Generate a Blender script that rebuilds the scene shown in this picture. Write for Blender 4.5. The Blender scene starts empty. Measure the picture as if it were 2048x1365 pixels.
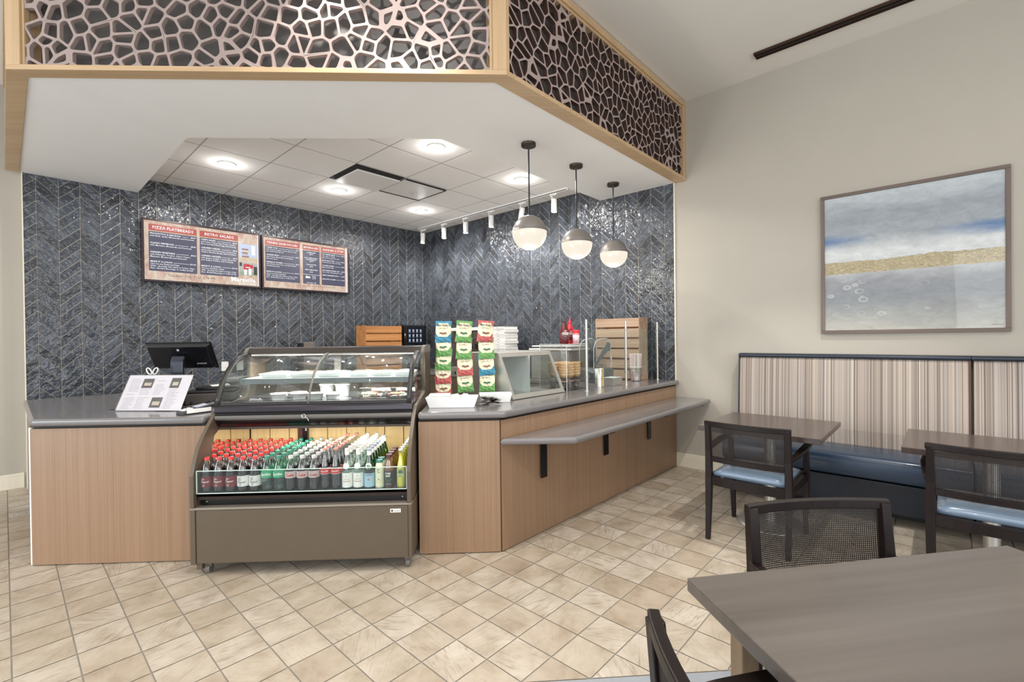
import bpy, bmesh, math, random
from mathutils import Vector, Matrix
random.seed(7)
SC = bpy.context.scene
COL = SC.collection
S = math.sqrt(.5)
PI = math.pi

# ------------------------------------------------------------------ camera
cam_d = bpy.data.cameras.new('camera')
cam_d.sensor_fit = 'HORIZONTAL'
cam_d.sensor_width = 36.0
cam_d.lens = 936.0 * 36.0 / 2048.0
cam_d.clip_start = 0.05
cam = bpy.data.objects.new('camera', cam_d)
COL.objects.link(cam)
def cam_matrix(yaw, pitch, roll, loc):
    cy, sy, cp, sp = math.cos(yaw), math.sin(yaw), math.cos(pitch), math.sin(pitch)
    fw = Vector((-sy*cp, cy*cp, sp)); rt = Vector((cy, sy, 0)); up = rt.cross(fw)
    cr, sr = math.cos(roll), math.sin(roll)
    r2 = cr*rt + sr*up; u2 = -sr*rt + cr*up
    M = Matrix((( r2.x, u2.x, -fw.x, loc[0]), (r2.y, u2.y, -fw.y, loc[1]), (r2.z, u2.z, -fw.z, loc[2]), (0, 0, 0, 1)))
    return M
cam.matrix_world = cam_matrix(math.radians(-2.37), math.radians(-.414), math.radians(-.68), (0, 0, 1.4))
SC.camera = cam

# ------------------------------------------------------------------ colour management, world, lights
SC.view_settings.view_transform = 'Standard'
SC.view_settings.look = 'None'
SC.view_settings.gamma = 1.0
SC.view_settings.use_curve_mapping = False
SC.view_settings.exposure = -0.19
world = bpy.data.worlds.new('daylight'); SC.world = world
world.use_nodes = True
world.node_tree.nodes['Background'].inputs[0].default_value = (.97, .985, 1.0, 1)
world.node_tree.nodes['Background'].inputs[1].default_value = 1.25

def UV(u, v, z=0.0):
    return Vector(((u - v)*S, (u + v)*S, z))
def spot(name, loc, target, energy, deg=70, size=.06, blend=.5, color=(1, .97, .92)):
    d = bpy.data.lights.new(name, 'SPOT'); d.energy = energy; d.spot_size = math.radians(deg)
    d.spot_blend = blend; d.shadow_soft_size = size; d.color = color
    o = bpy.data.objects.new(name, d); COL.objects.link(o); o.location = loc
    o.rotation_euler = (Vector(target) - Vector(loc)).to_track_quat('-Z', 'Y').to_euler()
    return o
def area(name, loc, target, energy, sx, sy, color=(1, .98, .95)):
    d = bpy.data.lights.new(name, 'AREA'); d.shape = 'RECTANGLE'; d.size = sx; d.size_y = sy; d.energy = energy; d.color = color
    o = bpy.data.objects.new(name, d); COL.objects.link(o); o.location = loc
    o.rotation_euler = (Vector(target) - Vector(loc)).to_track_quat('-Z', 'Y').to_euler()
    return o
# dining room lamps on the 3.9 m ceiling
spot('dining_spotlight', (2.23, 2.65, 3.8), (1.6, 2.9, 0), 225, 80, .015, .35)
spot('dining_spotlight', (-.7, 2.0, 3.8), (-.6, 2.9, 0), 80, 96, .02, .4)
spot('dining_spotlight', (-2.6, 1.4, 3.8), (-2.2, 2.6, 0), 55, 96, .04, .5)
spot('dining_spotlight', (-1.0, 2.78, 3.8), (-1.1, 2.6, 0), 75, 84, .02, .4)
spot('dining_spotlight', (.6, .3, 3.8), (.8, 1.4, 0), 100, 105, .05, .5)
spot('lattice_spotlight', (-.55, 1.6, 3.7), (-.45, 3.0, 3.35), 95, 40, .05, .9)
area('window_daylight', (-1.0, -4.0, 2.0), (-.5, 3, 1.6), 115, 5.0, 2.4, (.93, .97, 1))
area('side_window_daylight', (-6.4, -.6, 1.7), (2.0, 3.5, 2.0), 230, 3.6, 2.6, (.86, .93, 1))
area('rear_window_daylight', (3.2, -3.6, 1.8), (-1.5, 4, 2.0), 120, 3.0, 2.4, (.93, .97, 1))
area('dining_ceiling_fill', (.5, .2, 3.82), (.5, .2, 0), 60, 4, 3)  # added soft overhead fill for the room, not a known fixture
# ------------------------------------------------------------------ materials
def lin(c):
    out = []
    for x in c[:3]:
        x = x/255.0
        out.append(x/12.92 if x <= .04045 else ((x+.055)/1.055)**2.4)
    return (*out, 1.0)
MATS = {}
class NT:
    def __init__(s, name):
        s.m = bpy.data.materials.new(name); s.m.use_nodes = True
        s.t = s.m.node_tree; s.b = s.t.nodes['Principled BSDF']; s.out = s.t.nodes['Material Output']
        MATS[name] = s.m
    def n(s, typ, **kw):
        x = s.t.nodes.new(typ)
        for k, v in kw.items():
            if k.startswith('_'):
                x.inputs[int(k[1:])].default_value = v
            else:
                setattr(x, k, v)
        return x
    def l(s, a, b): s.t.links.new(a, b)
    def math(s, op, a, b=None):
        x = s.n('ShaderNodeMath', operation=op)
        for i, q in enumerate((a, b)):
            if q is None: continue
            if isinstance(q, (int, float)): x.inputs[i].default_value = q
            else: s.l(q, x.inputs[i])
        return x.outputs[0]
    def mix(s, fac, a, b, blend='MIX'):
        x = s.n('ShaderNodeMix', data_type='RGBA', blend_type=blend)
        for i, q in ((0, fac), (6, a), (7, b)):
            if isinstance(q, (int, float)): x.inputs[i].default_value = q
            elif isinstance(q, tuple): x.inputs[i].default_value = q
            else: s.l(q, x.inputs[i])
        return x.outputs[2]
    def coord(s, kind='Object', scale=(1, 1, 1), loc=(0, 0, 0), rot=(0, 0, 0)):
        c = s.n('ShaderNodeTexCoord'); m = s.n('ShaderNodeMapping')
        m.inputs['Scale'].default_value = scale; m.inputs['Location'].default_value = loc; m.inputs['Rotation'].default_value = rot
        s.l(c.outputs[kind], m.inputs[0]); return m.outputs[0]
    def noise(s, vec, scale, detail=2, rough=.5, dist=0):
        x = s.n('ShaderNodeTexNoise'); x.inputs['Scale'].default_value = scale; x.inputs['Detail'].default_value = detail
        x.inputs['Roughness'].default_value = rough; x.inputs['Distortion'].default_value = dist
        s.l(vec, x.inputs['Vector']); return x.outputs[0]
    def ramp(s, fac, stops):
        x = s.n('ShaderNodeValToRGB'); e = x.color_ramp.elements
        while len(e) < len(stops): e.new(.5)
        for i, (p, c) in enumerate(stops): e[i].position = p; e[i].color = c
        s.l(fac, x.inputs[0]); return x.outputs[0]
    def bump(s, h, strength=.2, dist=.01):
        x = s.n('ShaderNodeBump'); x.inputs['Strength'].default_value = strength; x.inputs['Distance'].default_value = dist
        s.l(h, x.inputs['Height']); s.l(x.outputs[0], s.b.inputs['Normal'])
def mat(name, c, rough=.5, metal=0, var=0, vscale=20, stretch=(1, 1, 1), coat=0, bump=0, emit=0, spec=.5, kind='Object'):
    if name in MATS: return MATS[name]
    n = NT(name); col = lin(c)
    n.b.inputs['Base Color'].default_value = col
    n.b.inputs['Roughness'].default_value = rough; n.b.inputs['Metallic'].default_value = metal
    n.b.inputs['Coat Weight'].default_value = coat; n.b.inputs['Coat Roughness'].default_value = .08
    n.b.inputs['Specular IOR Level'].default_value = spec
    vec = n.coord(kind, stretch)
    if var or bump or True:
        f = n.noise(vec, vscale, 3)
        v = var if var else .02
        a = tuple(min(1, x*(1+v)) for x in col[:3])+(1,); b = tuple(x*(1-v) for x in col[:3])+(1,)
        n.l(n.ramp(f, [(.3, b), (.7, a)]), n.b.inputs['Base Color'])
        if bump: n.bump(f, bump, .004)
    if emit:
        n.b.inputs['Emission Color'].default_value = col; n.b.inputs['Emission Strength'].default_value = emit
    return n.m
def wood(name, c1, c2, axis='Z', rough=.45, fine=90, coat=0, lines=.5, bump=0):
    n = NT(name)
    st = {'X': (1.2, fine, fine), 'Y': (fine, 1.2, fine), 'Z': (fine, fine, 1.2)}[axis]
    vec = n.coord('Object', tuple(x/10 for x in st))
    f1 = n.noise(vec, 10, 4, .6, .3)
    vec2 = n.coord('Object', tuple(x/60 for x in st))
    f2 = n.noise(vec2, 8, 3, .5, .8)
    f = n.math('ADD', n.math('MULTIPLY', f1, lines), n.math('MULTIPLY', f2, 1-lines))
    n.l(n.ramp(f, [(.32, lin(c1)), (.68, lin(c2))]), n.b.inputs['Base Color'])
    n.b.inputs['Roughness'].default_value = rough; n.b.inputs['Coat Weight'].default_value = coat
    n.b.inputs['Coat Roughness'].default_value = .15
    if bump: n.bump(f1, bump, .002)
    return n.m
def pane(name, tint=(235, 245, 242), gloss=.10, rough=.02):
    n = NT(name); t = n.t
    t.nodes.remove(n.b)
    tr = n.n('ShaderNodeBsdfTransparent'); tr.inputs[0].default_value = lin(tint)
    gl = n.n('ShaderNodeBsdfGlossy'); gl.inputs['Roughness'].default_value = rough
    fr = n.n('ShaderNodeLayerWeight'); fr.inputs[0].default_value = .5
    f = n.math('ADD', n.math('MULTIPLY', n.math('POWER', fr.outputs[1], 4.0), .7), gloss*.35)
    mx = n.n('ShaderNodeMixShader'); n.l(f, mx.inputs[0]); n.l(tr.outputs[0], mx.inputs[1]); n.l(gl.outputs[0], mx.inputs[2])
    n.l(mx.outputs[0], n.out.inputs[0])
    return n.m
def emis(name, c, st=1.0):
    n = NT(name)
    n.b.inputs['Base Color'].default_value = lin(tuple(x*.3 for x in c)); n.b.inputs['Roughness'].default_value = .25
    n.b.inputs['Emission Color'].default_value = lin(c); n.b.inputs['Emission Strength'].default_value = st
    return n.m

M_cream = mat('cream_paint', (180, 173, 161), .75, var=.015, vscale=3, bump=.03)
M_ceil = mat('ceiling_paint', (234, 229, 220), .8, var=.01, vscale=3)
M_soffit = mat('soffit_paint', (246, 244, 241), .8, var=.01, vscale=3)
M_base = mat('baseboard_paint', (228, 220, 202), .45)
M_oak = wood('counter_oak_veneer', (134, 105, 80), (158, 128, 102), 'Z', .42, 260, 0, .6)
M_frame = wood('pale_oak_trim', (182, 150, 112), (206, 176, 138), 'X', .4, 60)
M_ctop = mat('taupe_quartz', (116, 112, 112), .18, var=.06, vscale=180, coat=.3)
M_case = mat('case_taupe_paint', (92, 80, 66), .38, var=.03, vscale=6)
M_black = mat('black_enamel', (18, 17, 17), .25)
M_bplast = mat('black_plastic', (22, 22, 26), .35)
M_dark = mat('dark_recess', (10, 9, 9), .6)
M_steel = mat('brushed_steel', (204, 202, 196), .38, .85, var=.08, vscale=14, stretch=(1, 1, 30))
M_chrome = mat('chrome', (215, 215, 215), .1, 1)
M_white = mat('white_plastic', (236, 234, 228), .4)
M_whitem = mat('white_melamine', (240, 240, 238), .3)
M_card = mat('white_card', (238, 236, 232), .6, var=.03, vscale=12)
M_glass = pane('clear_glass', (248, 252, 251), .12)
M_cglass = pane('case_glass', (248, 251, 250), .16)
M_acryl = pane('clear_acrylic', (250, 250, 250), .25)
M_pet = pane('clear_bottle_plastic', (247, 249, 248), .30, .05)
M_edge = mat('glass_edge', (200, 225, 215), .2, emit=0)
M_esp = wood('espresso_wood', (17, 9, 8), (29, 17, 14), 'Z', .42, 80, 0, .5)
M_esp.node_tree.nodes['Principled BSDF'].inputs['Specular IOR Level'].default_value = .3
M_tab = wood('table_wood', (70, 56, 50), (96, 80, 72), 'X', .30, 60, .35, .5)
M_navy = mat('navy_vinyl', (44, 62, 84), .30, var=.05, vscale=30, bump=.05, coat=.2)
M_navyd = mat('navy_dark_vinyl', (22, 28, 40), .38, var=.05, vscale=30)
M_bulb = emis('lamp_glow', (255, 250, 240), 9.0)
M_opal = emis('opal_glass_glow', (255, 244, 226), 1.0)
M_led = emis('case_led_glow', (255, 250, 240), 2.0)
M_bronze = mat('bronze_metal', (74, 64, 56), .4, .6, var=.05)
M_globe = mat('grey_globe_metal', (140, 134, 128), .36, .3, var=.03)
M_track = mat('track_white', (236, 234, 230), .4)

# ------------------------------------------------------------------ mesh helpers
class MB:
    def __init__(s): s.v = []; s.f = []; s.mi = []; s.M = Matrix.Identity(4); s.cm = 0; s.sm = []; s.cs = False
    def add(s, vs, fs, mi=None, smooth=None):
        b = len(s.v)
        s.v += [s.M @ Vector(p) for p in vs]
        for f in fs:
            s.f.append([b+i for i in f]); s.mi.append(s.cm if mi is None else mi); s.sm.append(s.cs if smooth is None else smooth)
        return s
    def box(s, x0, x1, y0, y1, z0, z1, mi=None):
        vs = [(x0, y0, z0), (x1, y0, z0), (x1, y1, z0), (x0, y1, z0), (x0, y0, z1), (x1, y0, z1), (x1, y1, z1), (x0, y1, z1)]
        return s.add(vs, [(0, 3, 2, 1), (4, 5, 6, 7), (0, 1, 5, 4), (1, 2, 6, 5), (2, 3, 7, 6), (3, 0, 4, 7)], mi)
    def prism(s, poly, z0, z1, mi=None):   # polygon in xy (ccw) extruded in z
        n = len(poly)
        vs = [(*p[:2], z0) for p in poly] + [(*p[:2], z1) for p in poly]
        fs = [tuple(reversed(range(n))), tuple(range(n, 2*n))] + [(i, (i+1) % n, n+(i+1) % n, n+i) for i in range(n)]
        return s.add(vs, fs, mi)
    def xprism(s, poly, x0, x1, mi=None, smooth=False):  # polygon in (y,z) extruded in x
        n = len(poly)
        vs = [(x0, *p) for p in poly] + [(x1, *p) for p in poly]
        s.add(vs, [tuple(reversed(range(n))), tuple(range(n, 2*n))], mi, False)
        return s.add(vs, [(i, (i+1) % n, n+(i+1) % n, n+i) for i in range(n)], mi, smooth)
    def ribbon(s, pts, x0, x1, t, mi=None):  # curved sheet: polyline in (y,z), thickness t, along x
        n = len(pts); off = []
        for i in range(n):
            a = pts[max(0, i-1)]; b = pts[min(n-1, i+1)]
            d = Vector((b[0]-a[0], b[1]-a[1])).normalized(); nn = (-d.y*t, d.x*t)
            off.append((pts[i][0]+nn[0], pts[i][1]+nn[1]))
        poly = list(pts) + off[::-1]
        vs = [(x0, *p) for p in poly] + [(x1, *p) for p in poly]; m = len(poly)
        fs = [(i, (i+1) % m, m+(i+1) % m, m+i) for i in range(m)]
        for i in range(n-1):
            fs += [(i, 2*n-1-i, 2*n-2-i, i+1)[::1], (m+i, m+i+1, m+2*n-2-i, m+2*n-1-i)]
        return s.add(vs, fs, mi, True)
    def lathe(s, prof, n=20, c=(0, 0, 0), mi=None, smooth=True, cap=True):
        vs = []; fs = []
        for r, z in prof:
            for k in range(n):
                a = 2*PI*k/n; vs.append((c[0]+r*math.cos(a), c[1]+r*math.sin(a), c[2]+z))
        for i in range(len(prof)-1):
            for k in range(n):
                k2 = (k+1) % n; fs.append((i*n+k, i*n+k2, (i+1)*n+k2, (i+1)*n+k))
        s.add(vs, fs, mi, smooth)
        if cap:
            if prof[0][0] > 1e-5: s.add(vs[:n], [tuple(reversed(range(n)))], mi, False)
            if prof[-1][0] > 1e-5: s.add(vs[-n:], [tuple(range(n))], mi, False)
        return s
    def cyl(s, a, b, r, n=12, r2=None, mi=None, smooth=True):
        a = Vector(a); b = Vector(b); r2 = r if r2 is None else r2
        q = (b-a).to_track_quat('Z', 'Y').to_matrix()
        vs = []
        for p, rr in ((a, r), (b, r2)):
            for k in range(n):
                t = 2*PI*k/n; vs.append(p + q @ Vector((rr*math.cos(t), rr*math.sin(t), 0)))
        s.add(vs, [(k, (k+1) % n, n+(k+1) % n, n+k) for k in range(n)], mi, smooth)
        return s.add(vs, [tuple(reversed(range(n))), tuple(range(n, 2*n))], mi, False)
    def tube(s, pts, r, n=8, mi=None, sx=1, sy=1, closed=False):
        pts = [Vector(p) for p in pts]; N = len(pts); vs = []
        up = Vector((0, 0, 1))
        for i, p in enumerate(pts):
            a = pts[max(0, i-1)]; b = pts[min(N-1, i+1)]
            d = (b-a).normalized()
            x = d.cross(up)
            if x.length < 1e-3: x = d.cross(Vector((0, 1, 0)))
            x.normalize(); y = x.cross(d)
            rr = r[i] if isinstance(r, (list, tuple)) else r
            for k in range(n):
                t = 2*PI*(k+.5)/n; vs.append(p + x*rr*sx*math.cos(t) + y*rr*sy*math.sin(t))
        fs = []
        for i in range(N-1):
            for k in range(n):
                k2 = (k+1) % n; fs.append((i*n+k, i*n+k2, (i+1)*n+k2, (i+1)*n+k))
        s.add(vs, fs, mi, n > 4)
        return s.add(vs, [tuple(reversed(range(n))), tuple(range((N-1)*n, N*n))], mi, False)
    def sweep(s, pts, w, h, mi=None):   # rectangular bar: w sideways, h along local up
        pts = [Vector(p) for p in pts]; N = len(pts); vs = []
        for i, p in enumerate(pts):
            d = (pts[min(N-1, i+1)] - pts[max(0, i-1)]).normalized()
            ref = Vector((0, 0, 1)) if abs(d.z) < .8 else Vector((0, 1, 0))
            x = d.cross(ref).normalized(); y = x.cross(d)
            ww = w[i] if isinstance(w, (list, tuple)) else w; hh = h[i] if isinstance(h, (list, tuple)) else h
            for a, b in ((-1, -1), (1, -1), (1, 1), (-1, 1)): vs.append(p + x*ww/2*a + y*hh/2*b)
        fs = []
        for i in range(N-1):
            for k in range(4):
                k2 = (k+1) % 4; fs.append((i*4+k, i*4+k2, (i+1)*4+k2, (i+1)*4+k))
        s.add(vs, fs + [(3, 2, 1, 0), tuple((N-1)*4+k for k in range(4))], mi)
        return s
    def ball(s, c, r, n=14, m=10, sz=1, mi=None, a0=-PI/2, a1=PI/2):
        prof = [(r*math.cos(a0+(a1-a0)*i/m), r*sz*math.sin(a0+(a1-a0)*i/m)) for i in range(m+1)]
        return s.lathe(prof, n, c, mi)
    def quad(s, p, mi=None): return s.add(p, [tuple(range(len(p)))], mi)
    def build(s, name, mats, parent=None, loc=None, rz=None, bevel=0, seg=2, fixn=True):
        me = bpy.data.meshes.new(name)
        me.from_pydata([tuple(p) for p in s.v], [], s.f)
        if not isinstance(mats, (list, tuple)): mats = [mats]
        for m in mats: me.materials.append(m)
        me.polygons.foreach_set('material_index', s.mi)
        me.polygons.foreach_set('use_smooth', s.sm)
        if fixn:
            bm = bmesh.new(); bm.from_mesh(me); bmesh.ops.recalc_face_normals(bm, faces=bm.faces); bm.to_mesh(me); bm.free()
        me.update()
        o = bpy.data.objects.new(name, me); COL.objects.link(o)
        if parent: o.parent = parent
        if loc is not None: o.location = loc
        if rz is not None: o.rotation_euler = (0, 0, rz)
        if bevel:
            b = o.modifiers.new('bevel', 'BEVEL'); b.width = bevel; b.segments = seg; b.limit_method = 'ANGLE'; b.angle_limit = .7
        return o
def tag(o, label=None, cat=None, group=None, kind=None):
    if label: o['label'] = label
    if cat: o['category'] = cat
    if group: o['group'] = group
    if kind: o['kind'] = kind
    return o
def thing(name, label, cat, loc=(0, 0, 0), rz=0, group=None):
    o = bpy.data.objects.new(name, None); COL.objects.link(o); o.empty_display_size = .1
    o.location = loc; o.rotation_euler = (0, 0, rz)
    return tag(o, label, cat, group)
def kids(o): return [c for c in bpy.data.objects if c.parent is o]
def dup(root, loc, rz=None, label=None, group=None):
    def rec(o, par):
        c = o.copy(); COL.objects.link(c)
        if par: c.parent = par
        for ch in KIDS[o]: rec(ch, c)
        return c
    r = rec(root, None); r.location = loc
    if rz is not None: r.rotation_euler = (0, 0, rz)
    if label: r['label'] = label
    if group: r['group'] = group
    return r
KIDS = {}
def learn(root):
    ch = kids(root); KIDS[root] = ch
    for c in ch: learn(c)
A45 = PI/4
_txt = {}
def text_geo(s, align='LEFT', shear=0, bold=0, res=2):
    k = (s, align, shear, bold, res)
    if k not in _txt:
        cu = bpy.data.curves.new('t', 'FONT'); cu.body = s; cu.align_x = align; cu.shear = shear; cu.offset = bold
        cu.resolution_u = res; cu.size = 1
        o = bpy.data.objects.new('t', cu); COL.objects.link(o)
        me = o.to_mesh()
        vs = [v.co.copy() for v in me.vertices]; fs = [tuple(p.vertices) for p in me.polygons]
        o.to_mesh_clear(); bpy.data.objects.remove(o); bpy.data.curves.remove(cu)
        _txt[k] = (vs, fs)
    return _txt[k]
def put_text(mb, s, x, y, size, fn, mi, align='LEFT', wid=None, shear=0, bold=0, res=2):
    """text in a plane; fn maps (x, y) of the plane to a 3-D point"""
    vs, fs = text_geo(s, align, shear, bold, res)
    if not vs: return
    sx = size
    if wid:
        w = max(v.x for v in vs) - min(v.x for v in vs); sx = min(size*1.3, wid/w) if w else size
    mb.add([fn(x+v.x*sx, y+v.y*size) for v in vs], fs, mi, False)

# ================================================================== SETTING
def island_vec(n, k=50.0, rot=False):
    g = n.n('ShaderNodeNewGeometry'); r = g.outputs['Random Per Island']
    c = n.n('ShaderNodeTexCoord')
    v = n.n('ShaderNodeVectorMath', operation='ADD'); n.l(c.outputs['Object'], v.inputs[0])
    cb = n.n('ShaderNodeCombineXYZ'); 
    for i, m in enumerate((k, k*1.7, k*.6)): n.l(n.math('MULTIPLY', r, m), cb.inputs[i])
    n.l(cb.outputs[0], v.inputs[1])
    if rot:
        vr = n.n('ShaderNodeVectorRotate', rotation_type='Z_AXIS'); n.l(v.outputs[0], vr.inputs['Vector'])
        w = n.n('ShaderNodeTexWhiteNoise', noise_dimensions='1D'); n.l(r, w.inputs['W'])
        n.l(n.math('MULTIPLY', w.outputs[0], 6.28), vr.inputs['Angle'])
        return vr.outputs[0], r
    return v.outputs[0], r
# floor tile: worn whitewashed squares
n = NT('floor_tile'); vec, r = island_vec(n, 40, True)
m1 = n.n('ShaderNodeMapping'); m1.inputs['Scale'].default_value = (1, 9, 1); n.l(vec, m1.inputs[0])
streak = n.noise(m1.outputs[0], 9, 4, .65, .6)
cloud = n.noise(vec, 7, 4, .6, .4)
rings = n.noise(m1.outputs[0], 26, 3, .7, 1.5)
base = n.ramp(cloud, [(.28, lin((168, 155, 138))), (.48, lin((187, 177, 162))), (.66, lin((200, 191, 178)))])
w = n.n('ShaderNodeTexWhiteNoise', noise_dimensions='1D'); n.l(n.math('MULTIPLY', r, 77.0), w.inputs['W'])
tone = n.ramp(w.outputs[0], [(0, lin((228, 218, 208))), (.25, lin((242, 236, 228))), (1, lin((255, 252, 250)))])
c1 = n.mix(1.0, base, tone, 'MULTIPLY')
smask = n.math('MULTIPLY', n.ramp(streak, [(.52, (0, 0, 0, 1)), (.70, (1, 1, 1, 1))]), n.ramp(w.outputs[0], [(.1, (.12, .12, .12, 1)), (.9, (.75, .75, .75, 1))]))
c2 = n.mix(smask, c1, lin((136, 116, 98)))
n.l(c2, n.b.inputs['Base Color']); n.b.inputs['Roughness'].default_value = .42
n.bump(rings, .12, .002); M_floor = n.m
M_grout = mat('floor_grout', (150, 144, 134), .8, var=.08, vscale=8)
# chevron wall tile
n = NT('slate_glazed_tile'); vec, r = island_vec(n, 30)
f = n.noise(vec, 6, 3, .6, .4)
w = n.n('ShaderNodeTexWhiteNoise', noise_dimensions='1D'); n.l(n.math('MULTIPLY', r, 91.0), w.inputs['W'])
a = n.ramp(f, [(.3, lin((63, 67, 73))), (.7, lin((90, 96, 104)))])
tn = n.ramp(w.outputs[0], [(0, lin((205, 200, 196))), (.5, lin((235, 235, 238))), (1, lin((255, 255, 255)))])
n.l(n.mix(1.0, a, tn, 'MULTIPLY'), n.b.inputs['Base Color'])
n.b.inputs['Roughness'].default_value = .09
mm = n.n('ShaderNodeMapping'); mm.inputs['Scale'].default_value = (1, 1, 1); n.l(vec, mm.inputs[0])
wav = n.noise(mm.outputs[0], 11, 2.5, .5, .8)
wav2 = n.noise(mm.outputs[0], 38, 2, .5, .3)
n.bump(n.math('ADD', wav, n.math('MULTIPLY', wav2, .25)), .9, .024); M_tile = n.m
M_wgrout = mat('wall_grout', (176, 170, 162), .8)

# floor
SPLIT = 1.8845   # a paler floor starts in front of this line (parallel to the counter front)
mb = MB()
mb.box(-9, 5.2, -5.5, 7.2, -.05, -.0025, 1)
tz = .2; g = .0028
i0, i1, j0, j1 = -42, 26, -26, 36
for i in range(i0, i1):
    for j in range(j0, j1):
        u = .005 + tz*i; v = .065 + tz*j
        cx, cy = UV(u+.1, v+.1)[:2]
        if u > 5 or v > 6.9: continue
        if cy < -1 or cy < SPLIT - .9 and True and (cy < SPLIT-.9): continue
        poly = [(u+g, v+g), (u+tz-g, v+g), (u+tz-g, v+tz-g), (u+g, v+tz-g)]
        # clip against the straight joint where the paler floor begins (y = SPLIT in world)
        out = []
        for k in range(4):
            p = poly[k]; q = poly[(k+1) % 4]
            dp = (p[0]+p[1])*S - SPLIT - .023*(p[0]-p[1])*S; dq = (q[0]+q[1])*S - SPLIT - .023*(q[0]-q[1])*S
            if dp >= 0: out.append(p)
            if dp*dq < 0:
                t = dp/(dp-dq); out.append((p[0]+(q[0]-p[0])*t, p[1]+(q[1]-p[1])*t))
        if len(out) >= 3: mb.add([(*p, 0) for p in out], [tuple(range(len(out)))], 0)
floor = mb.build('floor', [M_floor, M_grout], rz=A45, fixn=False)
tag(floor, kind='structure')
M_pale = mat('pale_grey_floor', (150, 154, 160), .4, var=.03, vscale=5)
mb = MB()
xs = [-5, 4.6]
mb.add([(xs[0], -1.5, 0), (xs[1], -1.5, 0), (xs[1], SPLIT-.006+.023*xs[1], 0), (xs[0], SPLIT-.006+.023*xs[0], 0)], [(0, 1, 2, 3)])
tag(mb.build('floor_lower_strip', M_pale), kind='structure')

ZC = 3.87; ZA = 3.2; ZS = 3.04
# walls (local axes: u along the menu wall, v along the art wall)
mb = MB(); mb.box(-9, .143, 6.585, 6.70, -.02, ZC)
mb.box(.143, 5.05, 6.487, 6.70, -.02, ZC)
wb = tag(mb.build('wall_back', M_cream, rz=A45), kind='structure')
mb = MB(); mb.box(4.902, 5.05, -3.2, 6.487, -.02, ZC)
wr = tag(mb.build('wall_right', M_cream, rz=A45), kind='structure')
def chevron(name, par, s0, s1, z0, z1, peak_s, peak_z, fn):
    W = .1585; H = .107; mb = MB(); gg = .0028
    mb.add([fn(s0, z0, .0), fn(s1, z0, .0), fn(s1, z1, .0), fn(s0, z1, .0)], [(0, 1, 2, 3)], 1)
    k0 = int(math.floor((s0-peak_s)/W)) - 1; k1 = int(math.ceil((s1-peak_s)/W)) + 1
    def clip(poly, ax, lim, sign):
        out = []
        for i in range(len(poly)):
            p = poly[i]; q = poly[(i+1) % len(poly)]
            dp = sign*(p[ax]-lim); dq = sign*(q[ax]-lim)
            if dp >= 0: out.append(p)
            if dp*dq < 0:
                t = dp/(dp-dq); out.append((p[0]+(q[0]-p[0])*t, p[1]+(q[1]-p[1])*t))
        return out
    for k in range(k0, k1):
        a = peak_s + k*W
        down = (k % 2 == 0)
        for j in range(-30, 30):
            if down: za = peak_z + j*H; zb = za - W
            else: zb = peak_z + j*H; za = zb - W
            if max(za, zb)+H < z0 or min(za, zb) > z1: continue
            q = gg; ql = gg*1.42
            sl = (zb-za)/W
            poly = [(a+q, za+ql+sl*q), (a+W-q, zb+ql-sl*q), (a+W-q, zb+H-ql-sl*q), (a+q, za+H-ql+sl*q)]
            for ax, lim, sg in ((1, z0, 1), (1, z1, -1), (0, s0, 1), (0, s1, -1)):
                poly = clip(poly, ax, lim, sg)
                if len(poly) < 3: break
            if len(poly) < 3: continue
            cx = sum(p[0] for p in poly)/len(poly); cz = sum(p[1] for p in poly)/len(poly)
            tx, tzz = random.gauss(0, .0045), random.gauss(0, .0045)
            n_ = len(poly); vs = [fn(p[0], p[1], .001) for p in poly]
            for p in poly:
                dx, dz = cx-p[0], cz-p[1]; L = math.hypot(dx, dz) or 1
                px, pz = p[0]+dx/L*.0028, p[1]+dz/L*.0028
                vs.append(fn(px, pz, .006+tx*(px-cx)+tzz*(pz-cz)))
            mb.add(vs, [tuple(range(n_, 2*n_))] + [(i, (i+1) % n_, n_+(i+1) % n_, n_+i) for i in range(n_)], 0)
    o = mb.build(name, [M_tile, M_wgrout], par)
    return o
chevron('chevron_tile', wb, .143, 4.897, .80, ZA, 1.816, 1.504, lambda s, z, d: (s, 6.486-d, z))
chevron('chevron_tile', wr, 2.122, 6.478, .80, ZA, 2.389, 2.978, lambda s, z, d: (4.901-d, s, z))
mb = MB(); mb.box(4.888, 4.903, 2.108, 2.121, .9, ZS); mb.build('tile_edge_trim', M_base, wr)
mb = MB(); mb.box(.135, .143, 6.475, 6.59, .0, ZS); mb.build('tile_edge_trim', M_base, wb)
# baseboards
def baseb(name, x0, x1, y0, y1, side):
    mb = MB(); mb.box(x0, x1, y0, y1, 0, .118)
    if side == 'y': mb.box(x0, x1, y0+.005, y1, .118, .146)
    else: mb.box(x0+.005, x1, y0, y1, .118, .146)
    tag(mb.build(name, M_base, rz=A45, bevel=.003), kind='structure')
baseb('baseboard_back', -9, .12, 6.57, 6.585, 'y')
baseb('baseboard_right', 4.887, 4.902, 1.52, 2.12, 'x')
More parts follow.
